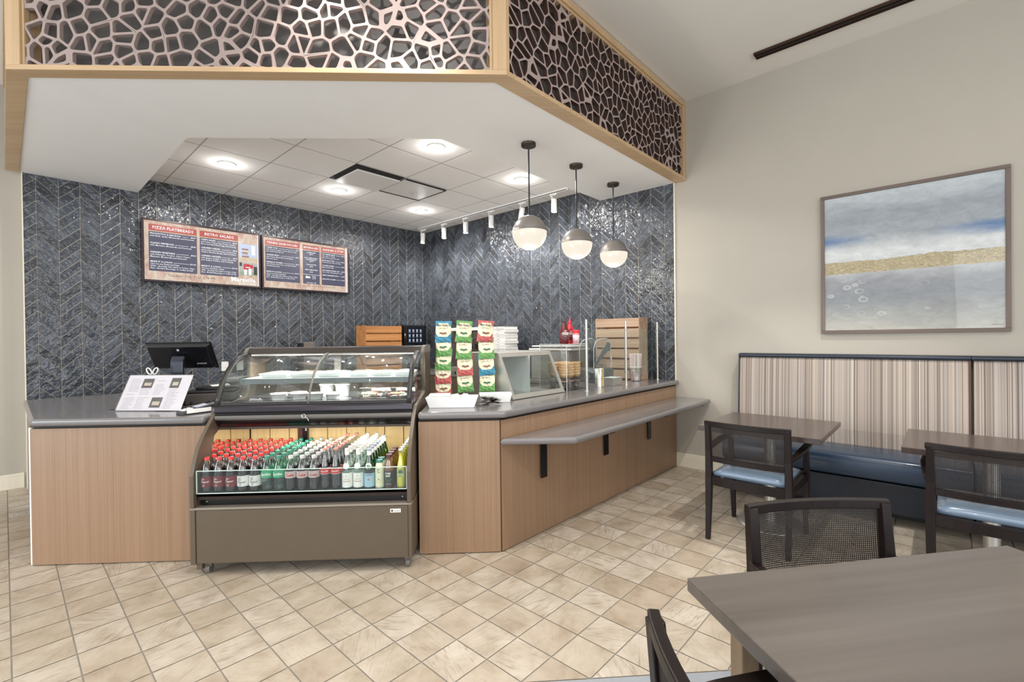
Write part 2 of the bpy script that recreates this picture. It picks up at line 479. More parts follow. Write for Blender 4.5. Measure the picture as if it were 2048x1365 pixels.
# main ceiling with its dark slot diffuser
mb = MB(); mb.add([(-9, -4.5, ZC), (5.05, -4.5, ZC), (5.05, 6.7, ZC), (-9, 6.7, ZC), (-9, -4.5, ZC+.1), (5.05, -4.5, ZC+.1), (5.05, 6.7, ZC+.1), (-9, 6.7, ZC+.1)],
    [(0, 3, 2, 1), (4, 5, 6, 7), (0, 1, 5, 4), (1, 2, 6, 5), (2, 3, 7, 6), (3, 0, 4, 7)])
tag(mb.build('ceiling', M_ceil, rz=A45), kind='structure')
slot = thing('slot_diffuser', 'long narrow dark slot air diffuser in the high ceiling above the framed picture', 'air vent', UV(4.53, .3, ZC), A45)
mb = MB(); mb.box(-.045, .045, -1.6, .91, -.012, .0); mb.build('recess', M_dark, slot)
mb = MB()
for x in (-.048, -.004, .042): mb.box(x, x+.006, -1.6, .91, -.02, -.002)
mb.box(-.048, .048, .905, .911, -.02, -.002)
mb.build('slot_rail', mat('slot_bronze', (70, 46, 34), .4, .5), slot)

# lowered soffit ring above the counter
def iy_u(u, y): return (u/S - y, y)         # world xy where plane u=const meets y=const
def iy_v(v, y): return (y - v/S, y)
def soff_pts(u, y, v, ue=4.9, ve=6.48):
    return [tuple(UV(u, ve)[:2]), iy_u(u, y), iy_v(v, y), tuple(UV(ue, v)[:2])]
outer = soff_pts(.125, 3.01, 2.105); inner = soff_pts(1.02, 3.88, 3.03); mid = soff_pts(.98, 3.84, 2.99)
mb = MB()
for k in range(3):
    mb.prism([outer[k], outer[k+1], inner[k+1], inner[k]], ZS, ZS+.02)
    mb.prism([mid[k], mid[k+1], inner[k+1], inner[k]], ZS+.001, ZA+.06)
tag(mb.build('ceiling_soffit', M_soffit), kind='structure')
# grid ceiling inside the ring
n = NT('grid_ceiling_tile'); c = n.n('ShaderNodeTexCoord'); sp = n.n('ShaderNodeSeparateXYZ'); n.l(c.outputs['Object'], sp.inputs[0])
def gl(o, off):
    a = n.math('DIVIDE', n.math('SUBTRACT', o, off), .608)
    fr = n.math('FRACT', n.math('ADD', a, 20.5))
    return n.math('LESS_THAN', n.math('ABSOLUTE', n.math('SUBTRACT', fr, .5)), .010)
ln = n.math('MAXIMUM', gl(sp.outputs[0], 1.245), gl(sp.outputs[1], 5.608))
n.l(n.mix(ln, lin((246, 243, 239)), lin((178, 172, 166))), n.b.inputs['Base Color']); n.b.inputs['Roughness'].default_value = .85
n.bump(n.noise(c.outputs['Object'], 160, 2), .08, .003)
mb = MB(); mb.add([(.5, 2.6, ZA), (4.9, 2.6, ZA), (4.9, 6.49, ZA), (.5, 6.49, ZA), (.5, 2.6, ZA+.05), (4.9, 2.6, ZA+.05), (4.9, 6.49, ZA+.05), (.5, 6.49, ZA+.05)],
    [(0, 3, 2, 1), (4, 5, 6, 7), (0, 1, 5, 4), (1, 2, 6, 5), (2, 3, 7, 6), (3, 0, 4, 7)])
# keep the tile field inside the ring: cut the front corner with the same outline
poly = [UV(1.0, 6.48), Vector((*iy_u(1.0, 3.9), 0)), Vector((*iy_v(3.0, 3.9), 0)), UV(4.9, 3.0), UV(4.9, 6.48)]
mb = MB(); pl = [((p.x+p.y)*S, (-p.x+p.y)*S) for p in poly]; mb.prism(pl, ZA, ZA+.05)
tag(mb.build('ceiling_grid', n.m, rz=A45), kind='structure')

# fascia: oak frame, voronoi lattice, grey backing
fas = thing('lattice_fascia', 'pale oak framed fascia with organic cell lattice above the counter', 'fascia', (0, 0, ZS))
ZT = ZC - .01 - ZS
o1 = soff_pts(.028, 2.915, 1.985); o2 = soff_pts(.125, 3.01, 2.105)
mb = MB()
for k in range(3): mb.prism([o1[k], o1[k+1], o2[k+1], o2[k]], -.006, .024)
mb.build('bottom_rail', M_frame, fas, bevel=.002)
mb = MB()
t1 = soff_pts(.045, 2.935, 2.0); 
for k in range(3): mb.prism([o1[k], o1[k+1], t1[k+1], t1[k]], ZT-.055, ZT)
for k in range(3): mb.prism([t1[k], t1[k+1], o2[k+1], o2[k]], ZT-.075, ZT-.0)
mb.build('top_rail', M_frame, fas, bevel=.002)
def post(pts): 
    mb = MB(); mb.prism(pts, .024, ZT-.055); return mb.build('post', M_framez, fas, bevel=.003)
M_framez = wood('pale_oak_post', (182, 150, 112), (206, 176, 138), 'Z', .4, 60)
P1 = o1[1]; P2 = o1[2]
d45 = Vector((S, S)); 
post([(P1[0], P1[1]), (P1[0]+.085, P1[1]), (P1[0]+.085, P1[1]+.05), (P1[0]-.0, P1[1]+.05)])
post([(P1[0]+.085, P1[1]+.012), (P1[0]+.10, P1[1]+.012), (P1[0]+.10, P1[1]+.05), (P1[0]+.085, P1[1]+.05)])
post([(P2[0]-.085, P2[1]), (P2[0], P2[1]), (P2[0]+.02, P2[1]+.02), (P2[0]-.02, P2[1]+.06), (P2[0]-.085, P2[1]+.05)])
post([(P2[0]-.105, P2[1]+.012), (P2[0]-.085, P2[1]+.012), (P2[0]-.085, P2[1]+.05), (P2[0]-.105, P2[1]+.05)])
e = UV(4.9, 1.985); post([tuple((e - UV(.06, 0))[:2]), tuple(e[:2]), tuple((e+UV(0, .12))[:2]), tuple((e+UV(-.06, .12))[:2])])
M_lat = mat('lattice_mauve_brown', (164, 146, 140), .4, var=.04, coat=.15)
M_lats = mat('lattice_side_shade', (78, 58, 52), .45)  # shade painted into the cell sides of the right run
M_back = mat('lattice_backing', (86, 82, 80), .5)
def vor(W, H, cell, seed):
    rnd = random.Random(seed); nx = int(W/cell)+3; ny = int(H/cell)+3; pts = []
    for i in range(-2, nx+1):
        for j in range(-2, ny+1):
            pts.append(((i+.5+rnd.uniform(-.48, .48)+(.5 if j % 2 else 0))*cell, (j+.5+rnd.uniform(-.46, .46))*cell))
    cells = []
    for a in pts:
        if not (-cell*1.2 < a[0] < W+cell*1.2 and -cell*1.2 < a[1] < H+cell*1.2): continue
        poly = [(a[0]-cell*2, a[1]-cell*2), (a[0]+cell*2, a[1]-cell*2), (a[0]+cell*2, a[1]+cell*2), (a[0]-cell*2, a[1]+cell*2)]
        for b in pts:
            if b is a: continue
            dx, dy = b[0]-a[0], b[1]-a[1]
            if dx*dx+dy*dy > (cell*3.2)**2: continue
            m = (dx*(a[0]+b[0])+dy*(a[1]+b[1]))/2; out = []
            for i in range(len(poly)):
                p = poly[i]; q = poly[(i+1) % len(poly)]
                dp = m-(dx*p[0]+dy*p[1]); dq = m-(dx*q[0]+dy*q[1])
                if dp >= 0: out.append(p)
                if dp*dq < 0:
                    t = dp/(dp-dq); out.append((p[0]+(q[0]-p[0])*t, p[1]+(q[1]-p[1])*t))
            poly = out
            if len(poly) < 3: break
        for ax, lim, sg in ((0, 0, 1), (0, W, -1), (1, 0, 1), (1, H, -1)):
            out = []
            for i in range(len(poly)):
                p = poly[i]; q = poly[(i+1) % len(poly)]
                dp = sg*(p[ax]-lim); dq = sg*(q[ax]-lim)
                if dp >= 0: out.append(p)
                if dp*dq < 0:
                    t = dp/(dp-dq); out.append((p[0]+(q[0]-p[0])*t, p[1]+(q[1]-p[1])*t))
            poly = out
            if len(poly) < 3: break
        if len(poly) >= 3: cells.append(poly)
    return cells
def lattice(name, W, H, seed, fn, cell=.098, t=.0085, th=.016, side=False):
    mb = MB()
    for poly in vor(W, H, cell, seed):
        # merge very short edges
        P = [Vector(p) for p in poly]; Q = []
        for i, p in enumerate(P):
            if (p-P[i-1]).length > .004: Q.append(p)
        P = Q
        if len(P) < 3: continue
        c = sum(P, Vector((0, 0)))/len(P); m = len(P)
        # inset by t
        ins = []
        for i in range(m):
            a, b, d = P[i-1], P[i], P[(i+1) % m]
            e1 = (b-a).normalized(); e2 = (d-b).normalized()
            n1 = Vector((-e1.y, e1.x)); n2 = Vector((-e2.y, e2.x))
            if n1.dot(c-b) < 0: n1 = -n1
            if n2.dot(c-b) < 0: n2 = -n2
            den = 1+n1.dot(n2)
            ins.append(b + (n1+n2)*t/max(.35, den))
        # is it big enough
        ar = abs(sum(ins[i-1].x*ins[i].y-ins[i].x*ins[i-1].y for i in range(m)))/2
        bad = any((ins[i]-ins[i-1]).dot(P[i]-P[i-1]) <= 0 for i in range(m))
        if ar < .0004 or bad:
            if ar < .00025 and not bad:
                mb.add([fn(p.x, p.y, 0) for p in P], [tuple(range(m))]); continue
            ins = [c + (p-c)*.55 for p in P]
        out2 = []; in2 = []
        for i in range(m):
            a, b, d = ins[i-1], ins[i], ins[(i+1) % m]
            r1 = min(.013, (b-a).length*.42); r2 = min(.013, (d-b).length*.42)
            s1 = b + (a-b).normalized()*r1; s2 = b + (d-b).normalized()*r2
            for k in range(4):
                tt = k/3; in2.append(s1*(1-tt)**2 + b*2*tt*(1-tt) + s2*tt*tt)
            pa, pd = P[i-1], P[(i+1) % m]
            o_1 = P[i] + (pa-P[i]).normalized()*min(r1, (pa-P[i]).length*.4); o_2 = P[i] + (pd-P[i]).normalized()*min(r2, (pd-P[i]).length*.4)
            out2 += [o_1, P[i], P[i], o_2] if False else [o_1, P[i]*.999+o_1*.001, P[i]*.999+o_2*.001, o_2]
        N = len(in2)
        vs = [fn(p.x, p.y, 0) for p in out2] + [fn(p.x, p.y, .0) for p in in2] + [fn(p.x, p.y, th) for p in in2]
        fs = []
        for i in range(N):
            j = (i+1) % N; fs.append((i, j, N+j, N+i))
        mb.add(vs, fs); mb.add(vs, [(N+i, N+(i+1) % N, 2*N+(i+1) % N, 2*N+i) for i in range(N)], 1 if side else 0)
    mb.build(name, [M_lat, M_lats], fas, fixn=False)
xL = P1[0]+.09; xR = P2[0]-.095; HL = ZT-.055-.022
lattice('lattice_panel', xR-xL, HL, 3, lambda x, y, d: (xL+x, 2.932+d, .022+y), t=.0075, th=.026)
L2 = 4.9-.05 - (P2[0]+P2[1])*S - .012
u0 = (P2[0]+P2[1])*S + .012
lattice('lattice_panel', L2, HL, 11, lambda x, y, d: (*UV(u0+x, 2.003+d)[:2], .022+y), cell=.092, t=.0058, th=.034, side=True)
b1 = soff_pts(.045+.1, 3.035, 2.105, 4.89)
mb = MB(); mb.box(xL-.02, b1[2][0]+.03, 3.035, 3.05, .025, ZT-.08)
mb.build('backing_panel', M_back, fas)
mb = MB(); q = [UV(u0-.02, 2.105), UV(4.88, 2.105), UV(4.88, 2.12), UV(u0-.02, 2.12)]
mb.prism([tuple(p[:2]) for p in q], .025, ZT-.08); mb.build('backing_panel', M_back, fas)
mb = MB(); mb.prism([(xL-.015, 2.968), (xL, 2.968), (xL+.01, 3.034), (xL-.015, 3.034)], .025, ZT-.08); mb.build('reveal_board', M_framez, fas)
mb = MB(); mb.prism([(xR+.01, 2.968), (xR-.03, 3.034), (xR+.03, 3.034)], .025, ZT-.08); mb.build('reveal_board', M_framez, fas)
mb = MB()
q = [UV(4.84, 2.045), UV(4.85, 2.045), UV(4.85, 2.104), UV(4.82, 2.104)]; mb.prism([tuple(p[:2]) for p in q], .025, ZT-.08)
mb.build('reveal_board', M_framez, fas)

# downlights in the grid ceiling
def downlight(u, v, where):
    t = thing('recessed_downlight', where, 'ceiling light', UV(u, v, ZA), A45, 'recessed downlights in the grid ceiling')
    mb = MB(); mb.lathe([(.068, 0), (.082, 0), (.082, -.008), (.066, -.010), (.066, -.004)], 28, cap=False); mb.build('trim_ring', M_white, t)
    mb = MB(); mb.lathe([(.0001, -.006), (.067, -.006)], 28, cap=False); mb.build('lens', M_bulb, t)
    p = UV(u, v, ZA-.03); d = bpy.data.lights.new('downlight_lamp', 'POINT'); d.energy = 3.4; d.shadow_soft_size = .05; d.color = (1, .98, .95)
    l = bpy.data.objects.new('downlight_lamp', d); COL.objects.link(l); l.location = p + Vector((0, 0, -.035)); spot('downlight_lamp', p, p-Vector((0, 0, 1)), 62, 168, .05, .25, (1, .98, .95))
downlight(1.559, 5.334, 'round recessed downlight nearest the left end of the grid ceiling')
downlight(2.77, 3.485, 'round recessed downlight nearest the front lattice, above the chip rack')
downlight(2.761, 5.332, 'round recessed downlight left of the ceiling hatch, above the menu screens')
downlight(3.999, 5.379, 'round recessed downlight nearest the tiled corner')
downlight(4.006, 3.515, 'round recessed downlight beside the rod of the leftmost globe pendant')
# ceiling diffuser and hatch
t = thing('plaque_diffuser', 'white square ceiling diffuser panel with dark slots on two sides', 'air vent', UV(2.755, 4.70, ZA), A45)
mb = MB(); mb.box(-.295, .295, -.295, .295, -.008, -.001); mb.build('neck', mat('vent_shadow', (26, 25, 24), .7), t)
mb = MB(); mb.box(-.225, .300, -.205, .300, -.028, -.012); mb.build('plaque', M_track, t, bevel=.004)
mb = MB(); mb.box(-.3, -.295, -.3, .3, -.006, -.001); mb.build('frame', M_track, t)
t = thing('ceiling_hatch', 'square white ceiling access tile sitting slightly ajar beside the diffuser', 'ceiling panel', UV(3.365, 4.70, ZA), A45)
mb = MB(); mb.box(-.29, .29, -.29, .29, -.006, -.001); mb.build('opening', mat('hatch_gap', (90, 86, 82), .7), t)
mb = MB(); mb.box(-.285, .268, -.27, .255, -.016, -.007); mb.build('panel', M_track, t)
mb = MB(); mb.box(-.285, .295, .262, .275, -.020, -.0065); mb.build('edge_gap', M_dark, t)
mb = MB(); mb.box(.275, .285, -.28, .26, -.018, -.0065); mb.build('edge_gap', M_dark, t)
mb = MB(); mb.box(-.285, .27, -.285, -.276, -.018, -.0065); mb.build('edge_gap', M_dark, t)
mb = MB(); mb.lathe([(.0001, -.022), (.045, -.022), (.05, -.0165)], 20, (0.05, .05, 0), cap=False); mb.build('sprinkler_cover', mat('cover_plate', (205, 200, 194), .5), t)

# track with spot heads
tr = thing('track_light', 'white ceiling track with six cylindrical spot heads along the tiled wall', 'track light', UV(4.62, 3.32, ZA), A45)
mb = MB(); mb.box(-.018, .018, -.02, 2.96, -.034, -.001); mb.build('track', M_track, tr)
mb = MB(); mb.box(-.0185, -.0175, -.0, 2.95, -.028, -.018); mb.build('track_slot', M_bplast, tr)
heads = [(844, 478, 2.86, (-.03, .1)), (889, 465, 2.33, (0, 0)), (938, 455, 1.83, (0, 0)), (999, 440, 1.30, (0, 0)), (1068, 420, .72, (.3, -.1)), (1133, 400, .20, (0, 0))]
for hx, hy, dv, tilt in heads:
    mb = MB(); mb.box(-.02, .02, dv-.05, dv+.05, -.058, -.034); mb.build('adapter', M_track, tr)
    mb = MB()
    M = Matrix.Translation((0.0, dv, -.10)) @ Matrix.Rotation(tilt[0], 4, 'X') @ Matrix.Rotation(tilt[1], 4, 'Y'); mb.M = M
    mb.cyl((0, 0, 0), (0, 0, -.155), .036, 20); mb.box(-.045, -.037, -.006, .006, -.06, .05); mb.box(-.045, .0, -.006, .006, .03, .042)
    h = mb.build('spot_head', M_track, tr)
    mb = MB(); mb.M = M; mb.lathe([(.0001, -.157), (.031, -.157)], 18, cap=False); mb.build('lens', M_bulb, tr)
    w0 = UV(4.62, 3.32+dv, ZA-.27); tv = M.to_3x3() @ Vector((.12, 0, -1)); tw = UV(tv.x, tv.y, tv.z)
    spot('track_lamp', w0, w0+tw, 40, 120, .03, .9)

# globe pendants
def pendant():
    t = thing('globe_pendant', '', 'pendant light', (0, 0, ZS), 0, 'globe pendants over the counter')
    mb = MB(); mb.lathe([(.062, 0), (.062, -.026), (.0001, -.028)], 24, cap=False); mb.build('canopy', M_bronze, t)
    mb = MB(); mb.cyl((0, 0, -.026), (0, 0, -.62), .0065, 10); mb.cyl((0, 0, -.026), (0, 0, -.05), .012, 10, .008); mb.build('rod', M_bplast, t)
    C0 = -.755
    mb = MB(); mb.ball((0, 0, C0), .146, 36, 12, 1, None, .06, PI/2); mb.lathe([(.147, .008), (.147, .020), (.1455, .02)], 36, (0, 0, C0), cap=False); mb.build('upper_shell', M_globe, t)
    mb = MB(); mb.ball((0, 0, C0), .1455, 36, 12, 1, None, -PI/2, .055); mb.build('opal_globe', M_opal, t)
    mb = MB(); mb.cyl((0, 0, C0-.145), (0, 0, C0-.245), .0035, 8); mb.build('lower_rod', M_bplast, t)  # thin dark rod below the globe
    return t
pd = pendant(); learn(pd)
for k, (x, y, lb) in enumerate([(.323, 3.955, 'grey and opal globe pendant, leftmost and lowest in view of the three'), (.814, 4.442, 'grey and opal globe pendant in the middle of the row of three'), (1.308, 4.974, 'grey and opal globe pendant nearest the cream wall, over the straws')]):
    o = pd if k == 0 else dup(pd, (x, y, ZS))
    o.location = (x, y, ZS); o['label'] = lb
    d = bpy.data.lights.new('pendant_lamp', 'POINT'); d.energy = 9; d.shadow_soft_size = .14; d.color = (1, .93, .82)
    l = bpy.data.objects.new('pendant_lamp', d); COL.objects.link(l); l.location = (x, y, ZS-.755-.17)

# ================================================================== COUNTERS
def poly_base(name, label, poly, z0, z1, faces, cat='counter'):
    """oak faced counter body: black recess under the top, veneer panels"""
    t = thing(name, label, cat, (poly[0][0], poly[0][1], 0))
    L = [(p[0]-poly[0][0], p[1]-poly[0][1]) for p in poly]
    return t, L
t, L = poly_base('counter_cabinet', 'long oak veneer counter front right of the glass case, reaching the cream wall', [(-.488, 3.05), (.043, 3.05), tuple(UV(4.887, 2.12)[:2]), tuple(UV(4.887, 2.87)[:2]), (-.258, 3.80), (-.488, 3.80)], 0, .88, None)
mb = MB(); mb.prism([(x*.997+.002, y*.996+.006) for x, y in L], .0, .879); mb.build('carcass', M_dark, t)
def panel(par, a, b, z0=0.006, z1=.862, th=.018, nm='front_panel', m=None):
    a = Vector(a); b = Vector(b); d = (b-a).normalized(); nn = Vector((d.y, -d.x))
    mb = MB(); Lh = (b-a).length
    ob_m = Matrix(((d.x, nn.x, 0), (d.y, nn.y, 0), (0, 0, 1)))
    mb.box(0, Lh, -th+.008, .008, z0, z1)
    o = mb.build(nm, m or M_oak, par, (a.x, a.y, 0), math.atan2(d.y, d.x), bevel=.0015)
    return o
def panel_run(par, a, b, cuts, **kw):
    a = Vector(a); b = Vector(b)
    cs = [0]+cuts+[1]
    for i in range(len(cs)-1):
        p = a+(b-a)*cs[i]; q = a+(b-a)*cs[i+1]; g = (b-a).normalized()*.0012
        panel(par, p+g, q-g, **kw)
panel_run(t, L[0], (L[1][0]-.003, L[1][1]), [])
panel_run(t, (L[1][0]+.001, L[1][1]+.003), (L[2][0], L[2][1]), [.69])
t, L = poly_base('counter_cabinet', 'oak veneer cash counter front left of the glass case', [(-2.905, 3.06), (-1.825, 3.06), (-1.825, 3.70), tuple(UV(1.25, 5.5)[:2]), tuple(UV(.142, 5.5)[:2])], 0, .88, None)
mb = MB(); mb.prism([(x+.008*(1 if i in (0, 4) else -.2), y+.01*(i < 2)) for i, (x, y) in enumerate(L)], .0, .879); mb.build('carcass', M_dark, t)
panel_run(t, L[0], L[1], [])
panel_run(t, (L[4][0]+.002, L[4][1]), (L[0][0]-.0, L[0][1]+.006), [])
mb = MB(); mb.box(-.016, .0, .000, .02, .003, .868); mb.build('corner_trim', M_white, t)
def top(name, label, poly, z0=.88, z1=.925, m=None, bevel=.018):
    mb = MB(); c = poly[0]; mb.prism([(x-c[0], y-c[1]) for x, y in poly], 0, z1-z0)
    o = mb.build(name, m or M_ctop, None, (c[0], c[1], z0), bevel=bevel, seg=4)
    return tag(o, label, 'countertop')
top('countertop', 'taupe stone countertop on the long oak counter right of the glass case', [(-.486, 3.015), (.073, 3.015), tuple(UV(4.885, 2.075)[:2]), tuple(UV(4.885, 2.9)[:2]), (-.271, 3.83), (-.486, 3.83)])
top('countertop', 'taupe stone countertop on the cash counter left of the glass case', [(-2.874, 3.02), (-1.822, 3.02), (-1.822, 3.72), tuple(UV(1.29, 5.62)[:2]), tuple(UV(.105, 5.66)[:2])])
# customer ledge with black brackets
ld = thing('customer_ledge', 'narrow taupe ledge bracketed to the long oak counter below its top', 'shelf', UV(2.15, 2.103))
kx = UV(2.20, 2.103) - UV(2.15, 2.103)
pts = [UV(2.155, 2.103), UV(2.50, 1.745), UV(4.884, 1.745), UV(4.884, 2.103)]
mb = MB(); b0 = UV(2.15, 2.103); mb.prism([tuple((p-b0)[:2]) for p in pts], .705, .747); mb.build('ledge_top', M_ctop, ld, bevel=.017, seg=4)
for u in (2.60, 3.44, 4.23):
    mb = MB(); mb.M = Matrix.Rotation(A45, 4, 'Z') @ Matrix.Translation((u-2.15, 0, 0))
    mb.box(-.032, .032, -.010, -.002, .40, .704); mb.box(-.022, .022, -.24, -.002, .694, .704)
    mb.add([(.0-.004, -.24, .694), (.004, -.24, .694), (.004, -.01, .694), (-.004, -.01, .694), (-.004, -.01, .64), (.004, -.01, .64), (-.004, -.23, .685), (.004, -.23, .685)], [(0, 3, 4, 6), (1, 7, 5, 2), (6, 4, 5, 7), (0, 6, 7, 1)])
    mb.build('bracket', M_black, ld)
for u in (3.02, 3.94, 4.78):
    mb = MB(); mb.M = Matrix.Rotation(A45, 4, 'Z') @ Matrix.Translation((u-2.15, 0, 0))
    mb.prism([(-.05, -.32), (.03, -.32), (.03, -.02), (-.05, -.02)], .690, .704)
    mb.add([(-.03, -.32, .690), (.03, -.25, .675), (.03, -.02, .66), (-.03, -.02, .66), (-.03, -.02, .690), (.03, -.02, .690), (.03, -.3, .690)], [(0, 1, 2, 3), (0, 3, 4), (1, 6, 5, 2), (0, 6, 1)])
    mb.build('support_arm', M_black, ld)
# back counters
t = thing('back_counter', 'work counter along the menu wall behind the glass case', 'counter', UV(1.6, 5.86), A45)
mb = MB(); mb.box(.02, 2.6, .02, .60, 0, .86); mb.build('cabinet', M_case, t)
mb = MB(); mb.box(0, 3.27, 0, .607, .862, .90); mb.build('worktop', M_ctop, t, bevel=.006)
t = thing('back_counter', 'work counter along the tiled wall behind the long oak counter', 'counter', UV(4.27, 2.93), A45)
mb = MB(); mb.box(.02, .60, .02, 2.9, 0, .86); mb.build('cabinet', M_case, t)
mb = MB(); mb.box(0, .608, 0, 2.92, .862, .90); mb.build('worktop', M_ctop, t, bevel=.006)

# ================================================================== DISPLAY CASE
XL, XR = -1.80, -.505
case = thing('refrigerated_display_case', 'taupe curved glass refrigerated case full of bottled drinks', 'display case', (XL, 2.84, 0))
def CX(x): return x - XL
def CY(y): return y - 2.84
def cyz(l): return [(CY(y), z) for y, z in l]
W = XR-XL
mb = MB(); mb.box(-.008, .022, CY(2.845), CY(3.78), .07, .395); mb.build('side_base', M_case, case, bevel=.003)
mb = MB(); mb.box(W-.018, W+.004, CY(2.845), CY(3.78), .07, .395); mb.build('side_base', M_case, case, bevel=.003)
mb = MB(); mb.box(.024, W-.02, CY(2.85), CY(2.87), .075, .392); mb.build('kick_panel', M_case, case, bevel=.003)
mb = MB(); mb.box(-.008, W+.004, CY(2.845), CY(2.90), .395, .408); mb.build('bumper_rail', mat('case_rail', (146, 136, 124), .35, .3), case, bevel=.003)
mb = MB(); mb.box(.024, W-.02, CY(2.872), CY(3.76), .09, .38); mb.build('machine_bay', M_dark, case)
nm = mat('badge_white', (228, 224, 216), .3)
mb = MB(); mb.box(W-.125, W-.062, CY(2.846), CY(2.851), .352, .374, 0)
def fn(x, z): return (x, CY(2.8455), z)
put_text(mb, 'structural', W-.103, .359, .011, fn, 1, wid=.034)
mb.add([(W-.120, CY(2.8455), .358), (W-.108, CY(2.8455), .358), (W-.108, CY(2.8455), .364), (W-.114, CY(2.8455), .370), (W-.120, CY(2.8455), .364)], [(0, 1, 2, 3, 4)], 1)
mb.build('badge', [nm, M_bplast], case)
# black air grille
mb = MB(); mb.xprism(cyz([(2.90, .408), (2.99, .408), (2.99, .485), (2.865, .485), (2.865, .462), (2.90, .440)]), .024, W-.022); mb.build('air_grille', M_black, case)
mb = MB(); mb.box(.03, W-.03, CY(2.863), CY(2.866), .452, .470); mb.build('grille_rail', mat('dark_brown_metal', (52, 40, 34), .3, .4), case)
for x in (.06, W-.06):
    mb = MB(); mb.M = Matrix.Translation((x, CY(2.90), .43)) @ Matrix.Rotation(PI/2, 4, 'X'); mb.lathe([(.006, -.0), (.005, .003), (.0001, .004)], 10); mb.build('screw', M_chrome, case)
# deck and interior
mb = MB(); mb.box(.024, W-.022, CY(2.865), CY(3.50), .470, .4895); mb.build('bottle_deck', mat('deck_metal', (92, 90, 88), .35, .6), case)
M_board = wood('lit_pine_board', (214, 176, 112), (240, 212, 156), 'Z', .5, 60)
nb = 9; bw = (W-.05)/nb
for k in range(nb):
    mb = MB(); mb.box(.026+k*bw+.003, .026+(k+1)*bw-.003, CY(3.49), CY(3.505), .49, .86); mb.build('back_board', M_board, case)
mb = MB(); mb.box(.024, W-.022, CY(3.506), CY(3.52), .48, .97); mb.build('back_liner', M_dark, case)
mb = MB(); mb.box(.37, .41, CY(3.475), CY(3.489), .60, .86, 0); mb.box(.41, .445, CY(3.46), CY(3.489), .60, .86, 1)
for i in range(7): mb.box(.430, .441, CY(3.4585), CY(3.4598), .74+i*.012, .748+i*.012, 2)
mb.build('control_box', [wood('dark_board', (70, 34, 20), (96, 52, 32), 'Z'), M_black, M_white], case)
# side plates with curved front edge
front = [(2.84, .409), (2.838, .47), (2.838, .60), (2.862, .67), (2.89, .735), (2.925, .785), (2.965, .83), (3.02, .885), (3.08, .940)]
plate = front + [(3.115, .960), (3.47, 1.0), (3.50, 1.04), (3.52, 1.345), (3.80, 1.352), (3.80, .409)]
for x0, x1 in ((-.002, .020), (W-.022, W)):
    mb = MB(); mb.xprism(cyz(plate), x0, x1); mb.build('side_panel', M_case, case, bevel=.004)
mb = MB(); mb.xprism(cyz([(3.03, .50), (3.48, .50), (3.48, .84), (3.12, .84), (3.05, .80), (3.02, .72)]), .0205, .0235)
mb.build('mirror_liner', mat('mirror_liner', (225, 222, 215), .04, 1), case)
# glass front guard
mb = MB(); mb.box(.028, W-.028, CY(2.858), CY(2.863), .492, .625); mb.build('guard_glass', M_cglass, case)
mb = MB()
mb.box(.026, W-.026, CY(2.856), CY(2.864), .6235, .627); mb.box(.026, W-.026, CY(2.856), CY(2.865), .489, .4925)
mb.box(.025, .029, CY(2.856), CY(2.864), .490, .625); mb.box(W-.029, W-.025, CY(2.856), CY(2.864), .490, .625)
mb.build('guard_edge', mat('guard_edge_light', (205, 222, 214), .25), case)
# canopy under the glass
mb = MB(); mb.xprism(cyz([(3.065, .985), (3.055, .972), (3.052, .945), (3.06, .935), (3.5, .935), (3.5, .985)]), .022, W-.024, smooth=False)
mb.build('front_ledge', mat('dark_plum_metal', (54, 50, 56), .22, .5), case, bevel=.003)
mb = MB(); mb.box(.024, W-.026, CY(3.07), CY(3.49), .925, .9349); mb.build('ledge_gap', M_dark, case)
mb = MB(); mb.xprism(cyz([(3.058, .922), (3.052, .905), (3.056, .893), (3.10, .893), (3.10, .922)]), .024, W-.026); mb.build('front_rail', mat('grey_rail', (110, 106, 102), .3, .4), case, bevel=.002)
mb = MB(); mb.xprism(cyz([(3.062, .892), (3.09, .85), (3.15, .832), (3.22, .828), (3.48, .86), (3.48, .924), (3.07, .924)]), .024, W-.026, smooth=True); mb.build('canopy', M_black, case)
mb = MB(); mb.box(.024, W-.026, CY(3.13), CY(3.16), .820, .836); mb.build('lamp_housing', mat('brown_housing', (84, 70, 60), .35), case)
mb = MB(); mb.box(.06, W-.06, CY(3.165), CY(3.185), .814, .824); mb.build('lamp_tube', M_led, case)
d = area('case_light', (XL+W/2, 3.17, .81), (XL+W/2, 3.17, 0), 7, 1.2, .04, (1, .96, .86))
# key in the lock
mb = MB(); mb.M = Matrix.Translation((.585, CY(3.048), .912)) @ Matrix.Rotation(PI/2, 4, 'X')
for k in range(14):
    a = 2*PI*k/14; b = 2*PI*(k+1)/14; mb.cyl((.013*math.cos(a), .013*math.sin(a), 0), (.013*math.cos(b), .013*math.sin(b), 0), .003, 6)
mb.cyl((0, 0, -.006), (0, 0, .004), .008, 12); mb.build('lock_key', M_chrome, case)
mb = MB(); mb.tube([(.60, CY(3.045), .905), (.612, CY(3.042), .897), (.617, CY(3.043), .882)], .003, 5); mb.build('key_tag', M_chrome, case)
